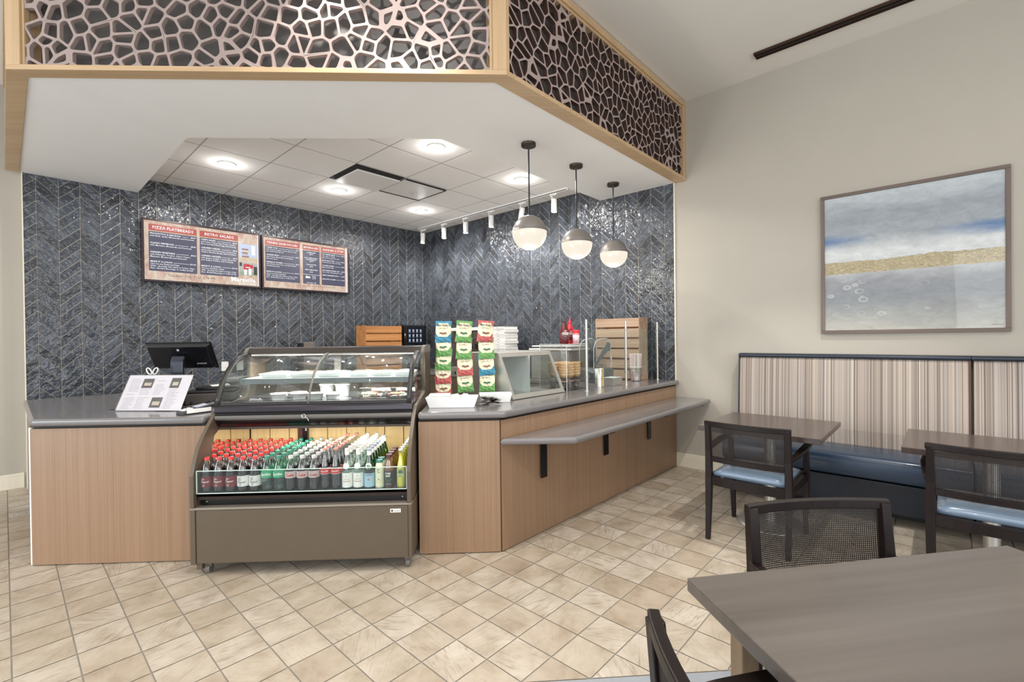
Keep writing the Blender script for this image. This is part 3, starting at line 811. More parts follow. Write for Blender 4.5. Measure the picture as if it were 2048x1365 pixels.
# curved front glass
def arc(p0, p1, bulge, n=12):
    a = Vector(p0); b = Vector(p1); d = b-a; nn = Vector((-d.y, d.x)).normalized(); out = []
    for i in range(n+1):
        t_ = i/n; out.append(tuple(a + d*t_ + nn*bulge*4*t_*(1-t_)))
    return out
gc = arc((3.075, .988), (3.46, 1.30), .075)
gcl = cyz(gc)
for x0, x1 in ((.045, .60), (.612, W-.055)):
    mb = MB(); mb.ribbon(gcl, x0, x1, .005); mb.build('curved_glass', M_cglass, case)
M_gasket = mat('black_gasket', (44, 42, 40), .3)
M_gask2 = mat('grey_gasket', (120, 118, 112), .3, .3)
for x0, x1 in ((.018, .048), (W-.058, W-.028)):
    mb = MB(); mb.ribbon([(y-.003, z) for y, z in gcl], x0, x1, .016); mb.build('glass_frame', M_gasket, case)
mb = MB(); mb.ribbon([(y-.002, z) for y, z in gcl], .600, .612, .010); mb.build('center_seal', M_gask2, case)
mb = MB(); mb.box(.02, W-.028, CY(3.068), CY(3.082), .985, 1.006); mb.build('lower_glass_frame', M_gasket, case, bevel=.002)
# end glass
eg = gc + [(3.52, 1.30), (3.50, 1.02)]
for x in (.008, W-.013):
    mb = MB(); mb.xprism(cyz(eg), x, x+.004); mb.build('end_glass', M_cglass, case)
    
mb = MB(); mb.ribbon(cyz(arc((3.52, 1.02), (3.50, 1.32), .10)), W-.009, W+.001, .02); mb.build('end_trim', mat('end_trim_taupe', (96, 88, 74), .35), case)
# top
mb = MB(); mb.xprism(cyz([(3.455, 1.302), (3.47, 1.298), (3.56, 1.298), (3.80, 1.298), (3.80, 1.345), (3.56, 1.350), (3.505, 1.342)]), .022, W-.024, smooth=False); mb.build('top_bar', mat('top_bar_brown', (78, 72, 68), .25, .5), case, bevel=.004)
mb = MB(); mb.xprism(cyz([(3.452, 1.300), (3.50, 1.345), (3.56, 1.352), (3.80, 1.352), (3.80, 1.297), (3.46, 1.297)]), -.004, .021); mb.build('end_cap', mat('cap_grey', (136, 128, 120), .3, .3), case, bevel=.004)
mb = MB(); mb.xprism(cyz([(3.452, 1.300), (3.50, 1.345), (3.56, 1.352), (3.80, 1.352), (3.80, 1.297), (3.46, 1.297)]), W-.023, W+.002); mb.build('end_cap', mat('cap_grey', (136, 128, 120), .3, .3), case, bevel=.004)
mb = MB(); mb.box(.05, W-.06, CY(3.47), CY(3.50), 1.288, 1.297); mb.build('lamp_tube', M_led, case)
area('case_light', (XL+W/2, 3.485, 1.28), (XL+W/2, 3.40, 0), 22, 1.15, .04, (1, .98, .95))
area('case_light', (XL+W/2, 3.36, 1.092), (XL+W/2, 3.42, 0), 6, 1.15, .05, (1, .98, .95))  # added fill under the shelf to brighten the bowls, no fixture there
# rear sliding doors
mb = MB(); mb.box(.022, .60, CY(3.74), CY(3.745), .99, 1.29); mb.build('rear_door', M_cglass, case)
mb = MB(); mb.box(.56, W-.03, CY(3.76), CY(3.765), .99, 1.29); mb.build('rear_door', M_cglass, case)
mb = MB(); mb.box(.555, .605, CY(3.73), CY(3.75), .99, 1.295); mb.build('door_stile', M_gask2, case)
mb = MB(); mb.box(.022, W-.03, CY(3.5), CY(3.79), .935, .985); mb.box(.022, W-.03, CY(3.52), CY(3.79), .41, .935); mb.build('rear_body', mat('rear_body', (128, 130, 130), .4), case)
# shelf
mb = MB(); mb.box(.05, W-.07, CY(3.33), CY(3.71), 1.126, 1.133); mb.build('glass_shelf', mat('shelf_frost', (205, 212, 212), .3, emit=0), case)
mb = MB(); mb.box(.05, W-.07, CY(3.32), CY(3.332), 1.098, 1.134); mb.build('shelf_front', mat('shelf_front_grey', (120, 126, 128), .3, .3), case)
mb = MB(); mb.box(.03, .045, CY(3.34), CY(3.7), 1.10, 1.126); mb.box(W-.065, W-.055, CY(3.34), CY(3.7), 1.10, 1.126); mb.build('shelf_bracket', M_gask2, case)
for x, y in ((.06, .1), (.03, .9)): pass
for x, y in ((.07, CY(2.90)), (.10, CY(3.70)), (W-.03, CY(2.90)), (W-.03, CY(3.70))):
    mb = MB(); mb.cyl((x-.012, y, .027), (x+.012, y, .027), .027, 16); mb.box(x-.018, x+.018, y-.012, y+.012, .04, .074); mb.build('caster', mat('caster_grey', (110, 106, 102), .4), case)
mb = MB(); mb.box(.02, .05, CY(2.86), CY(2.89), .035, .078); mb.build('foot', M_case, case)

# ------------------------------------------------------------------ food on the case shelves
M_food1 = mat('flatbread_cream', (226, 208, 170), .6, var=.25, vscale=60, bump=.3)
M_food2 = mat('sandwich_brown', (176, 138, 100), .6, var=.3, vscale=50, bump=.3)
M_food3 = mat('greens', (150, 160, 96), .6, var=.35, vscale=70, bump=.3)
M_food4 = mat('tomato_red', (188, 92, 66), .5, var=.2, vscale=60)
M_film = pane('cling_film', (245, 246, 246), .35, .08)
def dish_tray(w, d, h):
    mb = MB(); a = .82
    o = [(-w/2, -d/2), (w/2, -d/2), (w/2, d/2), (-w/2, d/2)]; i_ = [(x*a, y*a) for x, y in o]
    vs = [(*p, 0) for p in i_] + [(*p, h) for p in o] + [(x*.95, y*.95, h) for x, y in o] + [(x*.8, y*.8, .005) for x, y in o]
    fs = [(3, 2, 1, 0)]
    for k in range(4):
        j = (k+1) % 4; fs += [(k, j, 4+j, 4+k), (4+k, 4+j, 8+j, 8+k), (8+k, 8+j, 12+j, 12+k)]
    fs.append((12, 13, 14, 15)); mb.add(vs, fs); return mb
def lumps(mats, w, d, z, n, seed, r=(.012, .022)):
    rnd = random.Random(seed); mb = MB()
    for k in range(n):
        x = rnd.uniform(-w/2, w/2); y = rnd.uniform(-d/2, d/2); q = rnd.uniform(*r)
        mb.M = Matrix.Translation((x, y, z+q*.3)) @ Matrix.Rotation(rnd.uniform(0, 3), 4, 'Z') @ Matrix.Diagonal((1, rnd.uniform(.5, 1), rnd.uniform(.35, .6), 1))
        mb.ball((0, 0, 0), q, 8, 5, mi=rnd.randrange(len(mats)))
    return mb
def food_tray(x, y, label, seed, w=.17, d=.24, kinds=None, film=True):
    t = thing('food_tray', label, 'food tray', (x, y, 1.1335), 0, 'white food trays on the upper case shelf')
    dish_tray(w, d, .03).build('tray', M_whitem, t, bevel=.001)
    ks = kinds or [M_food1, M_food1, M_food3, M_food4]
    lumps(ks, w*.68, d*.68, .022, 30, seed).build('food', ks, t)
    if film:
        mb = MB(); vs = []; n = 6
        rnd = random.Random(seed+5)
        for i in range(n+1):
            for j in range(n+1):
                a, b = i/n-.5, j/n-.5; e_ = (1-4*a*a)*(1-4*b*b)
                vs.append((a*w*.98, b*d*.98, .031+.014*e_+rnd.uniform(0, .005)*(e_ > 0)))
        mb.add(vs, [(i*(n+1)+j, (i+1)*(n+1)+j, (i+1)*(n+1)+j+1, i*(n+1)+j+1) for i in range(n) for j in range(n)])
        mb.build('film_wrap', M_film, t)
    return t
for k, (x, lb, kk, w) in enumerate([(-1.56, 'white tray of flatbread at the left end of the upper case shelf', None, .2), (-1.36, 'white tray with tomato topped salad, second from left on upper case shelf', [M_food1, M_food4, M_food1], .18),
        (-1.17, 'white tray of pale flatbread left of the centre seal, upper case shelf', [M_food1], .18), (-.965, 'white tray with brown sandwich right of the centre seal, upper case shelf', [M_food2, M_food1], .155),
        (-.80, 'film wrapped white tray of brown sandwiches, upper case shelf middle right', [M_food2], .155), (-.64, 'film wrapped white tray at the right end of the upper case shelf', [M_whitem, M_food1], .145)]):
    food_tray(x, 3.50, lb, 20+k, w=w, kinds=kk)
def cup(x, y, z, label, r=.05, h=.04, fill=None, lid=False):
    t = thing('food_bowl', label, 'bowl', (x, y, z), 0, 'white soup cups and bowls in the case')
    mb = MB(); mb.lathe([(r*.8, 0), (r, h), (r*1.06, h), (r*1.06, h-.004), (r*.96, h-.004), (r*.78, .004), (.0001, .004)], 22, cap=False)
    mb.lathe([(.0001, 0), (r*.8, 0)], 22, cap=False); mb.build('bowl', M_whitem, t)
    if fill: mb = MB(); mb.lathe([(r*.93, h-.012), (r*.5, h-.006), (.0001, h-.004)], 18, cap=False); mb.build('filling', fill, t)
    if lid: mb = MB(); mb.lathe([(r*1.08, h-.004), (r*1.08, h+.006), (r*.98, h+.006), (r*.96, h+.002), (.0001, h+.002)], 22, cap=False); mb.build('lid', M_white, t)
ZD = .9855
cup(-1.49, 3.33, ZD, 'open white bowl of beans at the left of the lower case deck', .058, .045, M_food2)
cup(-1.375, 3.37, ZD, 'lidded white bowl behind the bowl of beans, lower case deck', .052, .042, None, True)
cup(-1.245, 3.33, ZD, 'open white bowl of yellow soup near the centre seal of the case', .055, .045, M_food1)
cup(-1.23, 3.52, ZD, 'tall lidded white soup cup left of the centre seal', .052, .085, None, True)
cup(-1.11, 3.50, ZD, 'tall lidded white soup cup directly behind the centre seal', .052, .085, None, True)
cup(-1.135, 3.36, ZD, 'low lidded white bowl in front of the two tall soup cups', .05, .035, None, True)
def clam(x, y, label, seed):
    t = thing('clamshell_box', label, 'food container', (x, y, ZD), 0, 'clear clamshell salads in the case')
    w, d = .155, .15
    dish_tray(w, d, .022).build('base', M_acryl, t)
    mb = MB(); o = [(-w/2, -d/2), (w/2, -d/2), (w/2, d/2), (-w/2, d/2)]; i_ = [(p*.84, q*.84) for p, q in o]
    vs = [(*p, .024) for p in o] + [(*p, .068) for p in i_] + [(p*.9, q*.9, .075) for p, q in i_]
    mb.add(vs, [(k, (k+1) % 4, 4+(k+1) % 4, 4+k) for k in range(4)] + [(4+k, 4+(k+1) % 4, 8+(k+1) % 4, 8+k) for k in range(4)] + [(8, 9, 10, 11)]); mb.build('lid', M_film, t, bevel=.003)
    lumps([M_food1, M_food3, M_food4], w*.66, d*.6, .022, 26, seed).build('salad', [M_food1, M_food3, M_food4], t)
clam(-.875, 3.36, 'clear clamshell salad in front of the left tall box, right half of the case', 41)
clam(-.685, 3.36, 'clear clamshell salad at the right front of the lower case deck', 42)
clam(-.83, 3.57, 'clear clamshell salad in the back row, left of two', 43)
clam(-.65, 3.57, 'clear clamshell salad in the back row, right of two', 44)

# ================================================================== BOTTLES
def lab_mat(nm, c): return mat(nm, c, .35, var=0)
def band(mb, r, z0, z1, n=24, mi=0, a0=0, a1=2*PI):
    vs = []; fs = []
    for i in range(n+1):
        a = a0+(a1-a0)*i/n
        for z in (z0, z1): vs.append((r*math.cos(a), r*math.sin(a), z))
    for i in range(n): fs.append((2*i, 2*i+2, 2*i+3, 2*i+1))
    mb.add(vs, fs, mi, True)
def bent(r, ang=-PI/2):
    return lambda x, z: ((r*math.cos(ang+x/r)), (r*math.sin(ang+x/r)), z)
def bottle(kind):
    spec = BOT[kind]
    t = thing(spec['name'], '', 'bottle')
    prof = spec['prof']; R = spec['R']
    mb = MB(); mb.lathe(prof, 16); mb.build('body', spec['body'], t)
    if spec.get('liq'):
        zl = spec['fill']; lp = [(max(.0005, r-.0016), z) for r, z in prof if z < zl]
        k = len(lp); r1, z1 = prof[k-1]; r2, z2 = prof[min(k, len(prof)-1)]
        rr = r1+(r2-r1)*((zl-z1)/max(1e-6, z2-z1)); lp.append((rr-.0016, zl))
        mb = MB(); mb.lathe(lp, 16); mb.build('drink', spec['liq'], t)
    zt = prof[-1][1]; cr, ch = spec['cap']
    mb = MB(); mb.lathe([(cr, zt-ch*.8), (cr, zt+ch*.15), (cr*.9, zt+ch*.2), (.0001, zt+ch*.2)], 14, cap=False); mb.build('cap', spec['capm'], t)
    mb = MB(); mats = []
    spec['label'](mb, mats)
    if mats: mb.build('label', mats, t, fixn=False)
    return t
M_cola = mat('cola', (24, 10, 8), .12)
pet = [(.022, 0), (.030, .003), (.0335, .012), (.0335, .035), (.0325, .05), (.0335, .065), (.0335, .118), (.032, .132), (.026, .158), (.017, .180), (.0125, .190), (.0125, .205)]
cokeb = [(.024, 0), (.028, .004), (.029, .03), (.0265, .06), (.029, .10), (.029, .125), (.0245, .155), (.016, .19), (.012, .215), (.0115, .246)]
panna = [(.024, 0), (.030, .004), (.031, .02), (.031, .115), (.029, .14), (.022, .165), (.0145, .195), (.0125, .22), (.013, .24)]
tea = [(.024, 0), (.029, .004), (.029, .11), (.026, .13), (.019, .16), (.0165, .175), (.0165, .20)]
lemb = [(.022, 0), (.026, .003), (.026, .125), (.022, .145), (.019, .155), (.019, .168)]
jar = [(.022, 0), (.027, .003), (.028, .02), (.028, .11), (.024, .135), (.016, .175), (.0125, .20), (.012, .232)]
def dp_label(bg, fg, diet):
    def f(mb, mats):
        mats += [bg, fg]; band(mb, .0341, .035, .098)
        fn = bent(.0346)
        if diet: put_text(mb, 'DIET', -.016, .082, .011, fn, 1, res=1)
        put_text(mb, 'Dr', -.014, .070 if diet else .078, .015, fn, 1, shear=.3, bold=.02, res=1)
        put_text(mb, 'Pepper', -.018, .056 if diet else .063, .016, fn, 1, shear=.3, bold=.02, res=1)
        put_text(mb, '23', -.008, .041, .013, fn, 1, bold=.02, res=1)
    return f
def sprite_label(mb, mats):
    mats += [lab_mat('sprite_green', (56, 168, 120)), M_white]; band(mb, .0341, .082, .128)
    put_text(mb, 'Sprite', -.030, .096, .026, bent(.0348), 1, shear=.25, bold=.03, res=1)
def diet_label(mb, mats):
    mats += [lab_mat('silver_pink', (206, 186, 184)), lab_mat('soda_red', (190, 40, 48)), M_white]; band(mb, .0341, .078, .118)
    put_text(mb, 'Diet', -.012, .108, .009, bent(.0346), 1, bold=.01, res=1); put_text(mb, 'Coke', -.022, .088, .022, bent(.0348), 1, shear=.25, bold=.04, res=1)
def coke_label(mb, mats):
    mats += [lab_mat('soda_red2', (206, 38, 40)), M_white]; band(mb, .0302, .098, .132)
    band(mb, .0304, .132, .134, mi=1); band(mb, .0304, .096, .098, mi=1)
    put_text(mb, 'Coca-Cola', -.024, .109, .016, bent(.0310), 1, wid=.048, shear=.3, bold=.03, res=1)
def round_badge(mb, mi, r, z, R, ang=-PI/2, n=16):
    vs = [bent(r, ang)(R*math.cos(2*PI*k/n), z+R*math.sin(2*PI*k/n)) for k in range(n)]; mb.add(vs, [tuple(range(n))], mi)
def panna_label(mb, mats):
    mats += [lab_mat('label_white', (238, 236, 230)), lab_mat('panna_red', (196, 84, 72)), lab_mat('panna_gold', (200, 150, 110))]
    band(mb, .0318, .012, .10); round_badge(mb, 0, .031, .142, .019)
    round_badge(mb, 2, .0322, .082, .004)
    put_text(mb, 'ACQUA', -.014, .060, .009, bent(.0323), 1, res=1); put_text(mb, 'PANNA', -.024, .044, .014, bent(.0323), 1, wid=.048, res=1)
    band(mb, .0134, .205, .225, mi=0)
def pelle_label(mb, mats):
    mats += [lab_mat('pale_blue', (160, 194, 210)), lab_mat('navy_ink', (40, 56, 92)), lab_mat('label_white', (238, 236, 230)), lab_mat('panna_red', (196, 84, 72))]
    band(mb, .0318, .012, .095); round_badge(mb, 2, .0305, .140, .019); band(mb, .0138, .20, .228, mi=2)
    put_text(mb, 'S.PELLEGRINO', -.026, .082, .010, bent(.0323), 1, wid=.052, bold=.02, res=1)
    st = [bent(.0323)((.008 if k % 2 == 0 else .0035)*math.sin(k*PI/5), .058+(.008 if k % 2 == 0 else .0035)*math.cos(k*PI/5)) for k in range(10)]
    mb.add(st, [tuple(range(10))], 3)
def lem_label(mb, mats):
    mats += [lab_mat('lemon_paper', (232, 230, 196)), lab_mat('teal_ink', (36, 86, 78)), lab_mat('lemon_yellow', (232, 190, 40)), M_white]
    band(mb, .0268, .01, .12)
    for k, (a, b) in enumerate(((.112, .118), (.104, .110), (.096, .102))):
        put_text(mb, ('SIMP', 'LY', 'PURE')[k], -.010, a, .008, bent(.0272), 1, bold=.03, res=1)
    round_badge(mb, 2, .0273, .045, .0115); round_badge(mb, 1, .0274, .057, .003)
def tea_label(mb, mats):
    mats += [lab_mat('tea_black', (26, 30, 26)), M_white, lab_mat('leaf_green', (72, 140, 84))]
    band(mb, .0297, .012, .105)
    put_text(mb, 'PURE', -.018, .086, .014, bent(.0302), 1, bold=.04, res=1); put_text(mb, 'LEAF', -.018, .071, .014, bent(.0302), 1, bold=.04, res=1)
    for sg in (-1, 1):
        mb.add([bent(.0303)(sg*x, z) for x, z in ((0, .035), (.012, .045), (.020, .060), (.008, .055))], [(0, 1, 2, 3)], 2)
    put_text(mb, 'UNSWEETENED', -.018, .024, .006, bent(.0302), 1, wid=.036, res=1)
def jar_label(mb, mats):
    mats += [lab_mat('jar_yellow', (226, 208, 60)), lab_mat('jar_blue', (36, 84, 110)), M_white, lab_mat('jar_green', (60, 130, 80))]
    mb.add([bent(.0290)(x, z) for x, z in ((-.016, .088), (.016, .088), (.010, .104), (-.010, .104))], [(0, 1, 2, 3)], 3)
    round_badge(mb, 1, .0288, .100, .012)
    mb.add([bent(.0293)(x, z) for x, z in ((-.019, .068), (.019, .068), (.019, .084), (-.019, .084))], [(0, 1, 2, 3)], 2)
    put_text(mb, 'JARRITOS', -.017, .072, .010, bent(.0297), 1, wid=.034, bold=.02, res=1)
M_redcap = mat('red_cap', (206, 44, 40), .35); M_tealcap = mat('teal_cap', (40, 128, 104), .35); M_silvcap = mat('silver_cap', (190, 190, 188), .3)
M_green = pane('green_bottle_glass', (96, 176, 104), .3, .04); M_clearb = pane('pale_bottle_glass', (236, 246, 241), .3, .04)
M_sprb = pane('clear_tinted_plastic', (228, 244, 236), .3, .05)
BOT = {
 'maroon': dict(name='soda_bottle', prof=pet, R=.034, body=M_pet, liq=M_cola, fill=.150, cap=(.0140, .018), capm=M_redcap, label=dp_label(lab_mat('maroon_label', (120, 40, 44)), M_white, False)),
 'white': dict(name='soda_bottle', prof=pet, R=.034, body=M_pet, liq=M_cola, fill=.150, cap=(.0140, .018), capm=M_redcap, label=dp_label(lab_mat('white_label', (232, 228, 224)), M_bplast, True)),
 'lime': dict(name='soda_bottle', prof=pet, R=.034, body=M_sprb, liq=None, fill=0, cap=(.0140, .018), capm=M_tealcap, label=sprite_label),
 'diet': dict(name='soda_bottle', prof=pet, R=.034, body=M_pet, liq=M_cola, fill=.140, cap=(.0140, .018), capm=M_silvcap, label=diet_label),
 'glasscola': dict(name='soda_bottle', prof=cokeb, R=.03, body=M_pet, liq=M_cola, fill=.175, cap=(.0140, .010), capm=mat('pinkish_cap', (206, 120, 108), .35), label=coke_label),
 'panna': dict(name='water_bottle', prof=panna, R=.032, body=M_clearb, liq=None, fill=0, cap=(.0140, .018), capm=mat('cap_pale', (206, 202, 198), .4), label=panna_label),
 'green': dict(name='water_bottle', prof=panna, R=.032, body=M_green, liq=None, fill=0, cap=(.0140, .012), capm=mat('blue_grey_cap', (150, 160, 176), .35), label=pelle_label),
 'lemon': dict(name='lemonade_bottle', prof=lemb, R=.027, body=mat('cloudy_lemonade', (222, 224, 186), .3), liq=None, fill=0, cap=(.0215, .016), capm=mat('dark_teal_cap', (40, 110, 100), .4), label=lem_label),
 'tea': dict(name='tea_bottle', prof=tea, R=.03, body=M_pet, liq=mat('brown_tea', (128, 74, 40), .15), fill=.185, cap=(.0190, .014), capm=mat('maroon_cap', (72, 26, 36), .4), label=tea_label),
 'yellow': dict(name='soda_bottle', prof=jar, R=.029, body=M_pet, liq=mat('yellow_soda', (222, 214, 62), .2), fill=.205, cap=(.0145, .009), capm=M_silvcap, label=jar_label)}
DESC = {'maroon': 'red capped cola bottle with maroon label', 'white': 'red capped cola bottle with white diet label', 'lime': 'clear lime soda bottle with teal cap', 'diet': 'dark diet cola bottle with silver cap',
 'glasscola': 'glass cola bottle with red label', 'panna': 'pale water bottle with white label', 'green': 'green glass sparkling water bottle', 'lemon': 'cloudy lemonade bottle with teal cap', 'tea': 'brown tea bottle with black label', 'yellow': 'yellow soda bottle'}
GRP = {'maroon': 'red capped colas in the case', 'white': 'red capped colas in the case', 'lime': 'lime sodas in the case', 'diet': 'diet colas in the case', 'glasscola': 'glass colas in the case', 'panna': 'pale water bottles in the case', 'green': 'green water bottles in the case', 'lemon': 'lemonades in the case', 'tea': 'teas in the case', 'yellow': 'yellow sodas in the case'}
cols = [(-1.736, 'maroon'), (-1.664, 'maroon'), (-1.593, 'maroon'), (-1.522, 'white'), (-1.452, 'white'), (-1.380, 'lime'), (-1.309, 'lime'), (-1.239, 'diet'), (-1.169, 'diet'), (-1.099, 'diet'),
        (-1.031, 'glasscola'), (-.968, 'glasscola'), (-.899, 'panna'), (-.832, 'panna'), (-.765, 'green'), (-.704, 'lemon'), (-.645, 'tea'), (-.573, 'yellow')]
ROWS = {'lemon': 2, 'tea': 4, 'green': 7, 'yellow': 7}
ORD = ['first', 'second', 'third', 'fourth', 'fifth', 'sixth', 'seventh', 'eighth']
COLN = {}
proto = {}; cnt = {}
for ci, (x, kd) in enumerate(cols): cnt[kd] = cnt.get(kd, 0)+1
seen = {}
for ci, (x, kd) in enumerate(cols):
    seen[kd] = seen.get(kd, 0)+1
    dy = .0725 if kd in ('maroon', 'white', 'lime', 'diet') else (.064 if kd != 'panna' else .067)
    if kd == 'lemon': dy = .058
    nr = ROWS.get(kd, 8)
    for r in range(nr):
        y = 2.902+dy*r + random.uniform(-.0015, .0015)
        file_ = '' if cnt[kd] == 1 else ', %s file from left' % ORD[seen[kd]-1]
        lb = DESC[kd] + ((', front row' if r == 0 else ', %s row back' % ORD[r])) + file_
        loc = (x, y, .4896); rz = random.uniform(-.18, .18) if r else random.uniform(-.06, .06)
        if kd not in proto:
            b = bottle(kd); proto[kd] = b; learn(b); b.location = loc; b['group'] = GRP[kd]; b['label'] = lb; b.rotation_euler = (0, 0, rz)
        else: dup(proto[kd], loc, rz, lb, GRP[kd])

# ================================================================== MENU SCREENS
M_scrbg = None
n = NT('menu_wood_background'); v = n.coord('Object', (6, 1, 3)); f = n.noise(v, 2.2, 4, .6, 1.2)
col = n.ramp(f, [(.3, lin((206, 150, 140))), (.5, lin((228, 200, 178))), (.7, lin((240, 228, 210)))])
n.l(col, n.b.inputs['Emission Color']); n.b.inputs['Emission Strength'].default_value = .95; n.b.inputs['Base Color'].default_value = (.02, .02, .02, 1); n.b.inputs['Roughness'].default_value = .2; M_scrbg = n.m
def sc(nm, c, st=.9): return emis('screen_'+nm, c, st)
M_sr = sc('red', (196, 92, 78)); M_sn = sc('slate', (88, 88, 110)); M_sw = sc('white', (250, 250, 252), 1.1); M_sk = sc('ink', (96, 70, 56)); M_sky = sc('sky', (206, 218, 244)); M_sb = sc('bread', (150, 84, 72)); M_sd = sc('dark', (58, 60, 58)); M_sg = sc('green', (160, 176, 150)); M_sred = sc('cup_red', (206, 48, 66)); M_sgr = sc('silver', (190, 190, 186)); M_gold = sc('gold', (226, 206, 150))
SCM = [M_scrbg, M_sr, M_sn, M_sw, M_sk, M_sky, M_sb, M_sd, M_sg, M_sred, M_sgr, M_gold]
def screen(u0, u1, z0, z1, name_label, draw):
    t = thing('menu_screen', name_label, 'screen', UV(u0, 6.42, z0), A45)
    Wd = u1-u0; H = z1-z0; b = .022
    mb = MB(); mb.box(0, Wd, -.022, .035, 0, b); mb.box(0, Wd, -.022, .035, H-b, H); mb.box(0, b, -.022, .035, b, H-b); mb.box(Wd-b, Wd, -.022, .035, b, H-b)
    mb.build('bezel', mat('screen_bezel', (52, 40, 44), .25, .2), t, bevel=.002)
    mb = MB(); mb.box(.01, Wd-.01, -.008, .05, .01, H-.01); mb.build('housing', M_black, t)
    mb = MB(); ww, hh = Wd-2*b, H-2*b
    lay = [0]
    def pt(x, y, d=0): return (b+x*ww, -.010-d, b+y*hh)
    def rect(x0, y0, x1, y1, mi, d): mb.add([pt(x0, y0, d), pt(x1, y0, d), pt(x1, y1, d), pt(x0, y1, d)], [(0, 1, 2, 3)], mi)
    rect(0, 0, 1, 1, 0, 0)
    def T(s, x, y, size, mi=3, align='LEFT', wid=None, bold=0, d=.0024, shear=0):
        # x,y in 0..1 of the picture; size in metres
        put_text(mb, s, b+x*ww, b+y*hh, size, lambda a, c: (a, -.010-d, c), mi, align, wid, shear, bold, 1)
    draw(rect, T, mb, pt)
    mb.build('picture', SCM, t, fixn=False)
def draw1(rect, T, mb, pt):
    for x0, x1, head in ((.035, .425, 'PIZZA FLATBREADS'), (.45, .80, 'BISTRO SALADS')):
        rect(x0, .835, x1, .945, 1, .001); rect(x0, .15, x1, .82, 2, .001)
        T(head, (x0+x1)/2, .87, .044, 3, 'CENTER', bold=.012)
    cols_ = [(.045, .415, [('PROSCIUTTO & ARUGULA', ['with Basil, Garlic, Mozzarella and Parmesan'], '$8.00'), ('CLASSIC PEPPERONI', ['with Marinara, Mozzarella and Parmesan'], '$8.00'),
              ('GARDEN VEGETABLE', ['with Kalamata, Tomato, Onion, Pepper,', 'Marinara, Mozzarella and Parmesan'], '$8.00'),
              ('MAKE IT A LUNCH', ['Choose any Flatbread Pizza', 'With - Specialty Side Salad or Potato Chips', 'Plus - Bottled Beverage or Coffee Drink'], '$10.00')]),
             (.46, .79, [("CHEF'S SALAD", ['with Lettuce, Turkey, Ham, Tomato, Cheddar,', 'Bacon and Hard Boiled Egg with Dressing'], '$8.00'), ('CHICKEN CAESAR', ['with Romaine Hearts, Parmesan, Croutons and', 'Grilled Chicken Breast with Dressing'], '$8.00'),
              ('CAPRESE CHICKEN', ['with Spinach, Arugula, Tomato, Mozzarella', 'and Grilled Chicken with Dressing'], '$8.00'),
              ('MAKE IT A LUNCH', ['Choose any Bistro Salad', 'With - Specialty Side Salad or Potato Chips', 'Plus - Bottled Beverage or Coffee Drink'], '$10.00')])]
    ys = [(.775, .615, .46, .30), (.775, .63, .485, .30)]
    for (xa, xb, items), yy in zip(cols_, ys):
        for (h, ls, p), y in zip(items, yy):
            T(h, xa, y, .024, bold=.02); w = max(q.x for q in text_geo(h, 'LEFT', 0, .02, 1)[0])*.024/1.16
            rect(xa+w+.012, y+.006, xb-.06, y+.011, 3, .0024)
            T(p, xb, y, .022, 3, 'RIGHT', bold=.02)
            for k, l in enumerate(ls): T(l, xa, y-.037*(k+1), .021, bold=.012, wid=min((xb-xa)*1.12, len(l)*.0102))
    T('Thu, Nov 11th, 2021, 2:04 PM', .38, .07, .038, 4, 'CENTER')
    T('Maravilla', .965, .07, .078, 3, 'RIGHT', bold=.02); T('@ THE DOMAIN', .965, .025, .026, 3, 'RIGHT', bold=.02)
    rect(.81, .52, .985, .80, 5, .001)
    for k in range(5): rect(.835+.006*(k % 2), .545+k*.035, .905-.006*(k % 3), .570+k*.035, (6, 10, 6, 11, 6)[k], .002)
    rect(.82, .52, .985, .54, 11, .002); rect(.93, .60, .965, .78, 3, .002)
    rect(.81, .20, .985, .44, 10, .001)
    rect(.81, .20, .985, .27, 8, .0015); rect(.81, .37, .835, .44, 7, .002); rect(.95, .22, .985, .38, 7, .002)
    rect(.85, .31, .905, .42, 9, .002); rect(.90, .34, .945, .41, 9, .002); rect(.87, .345, .915, .36, 3, .0026)
    rect(.855, .21, .88, .31, 3, .0022); rect(.90, .21, .925, .33, 3, .0022)
    rect(.992, 0, 1, 1, 3, .001)
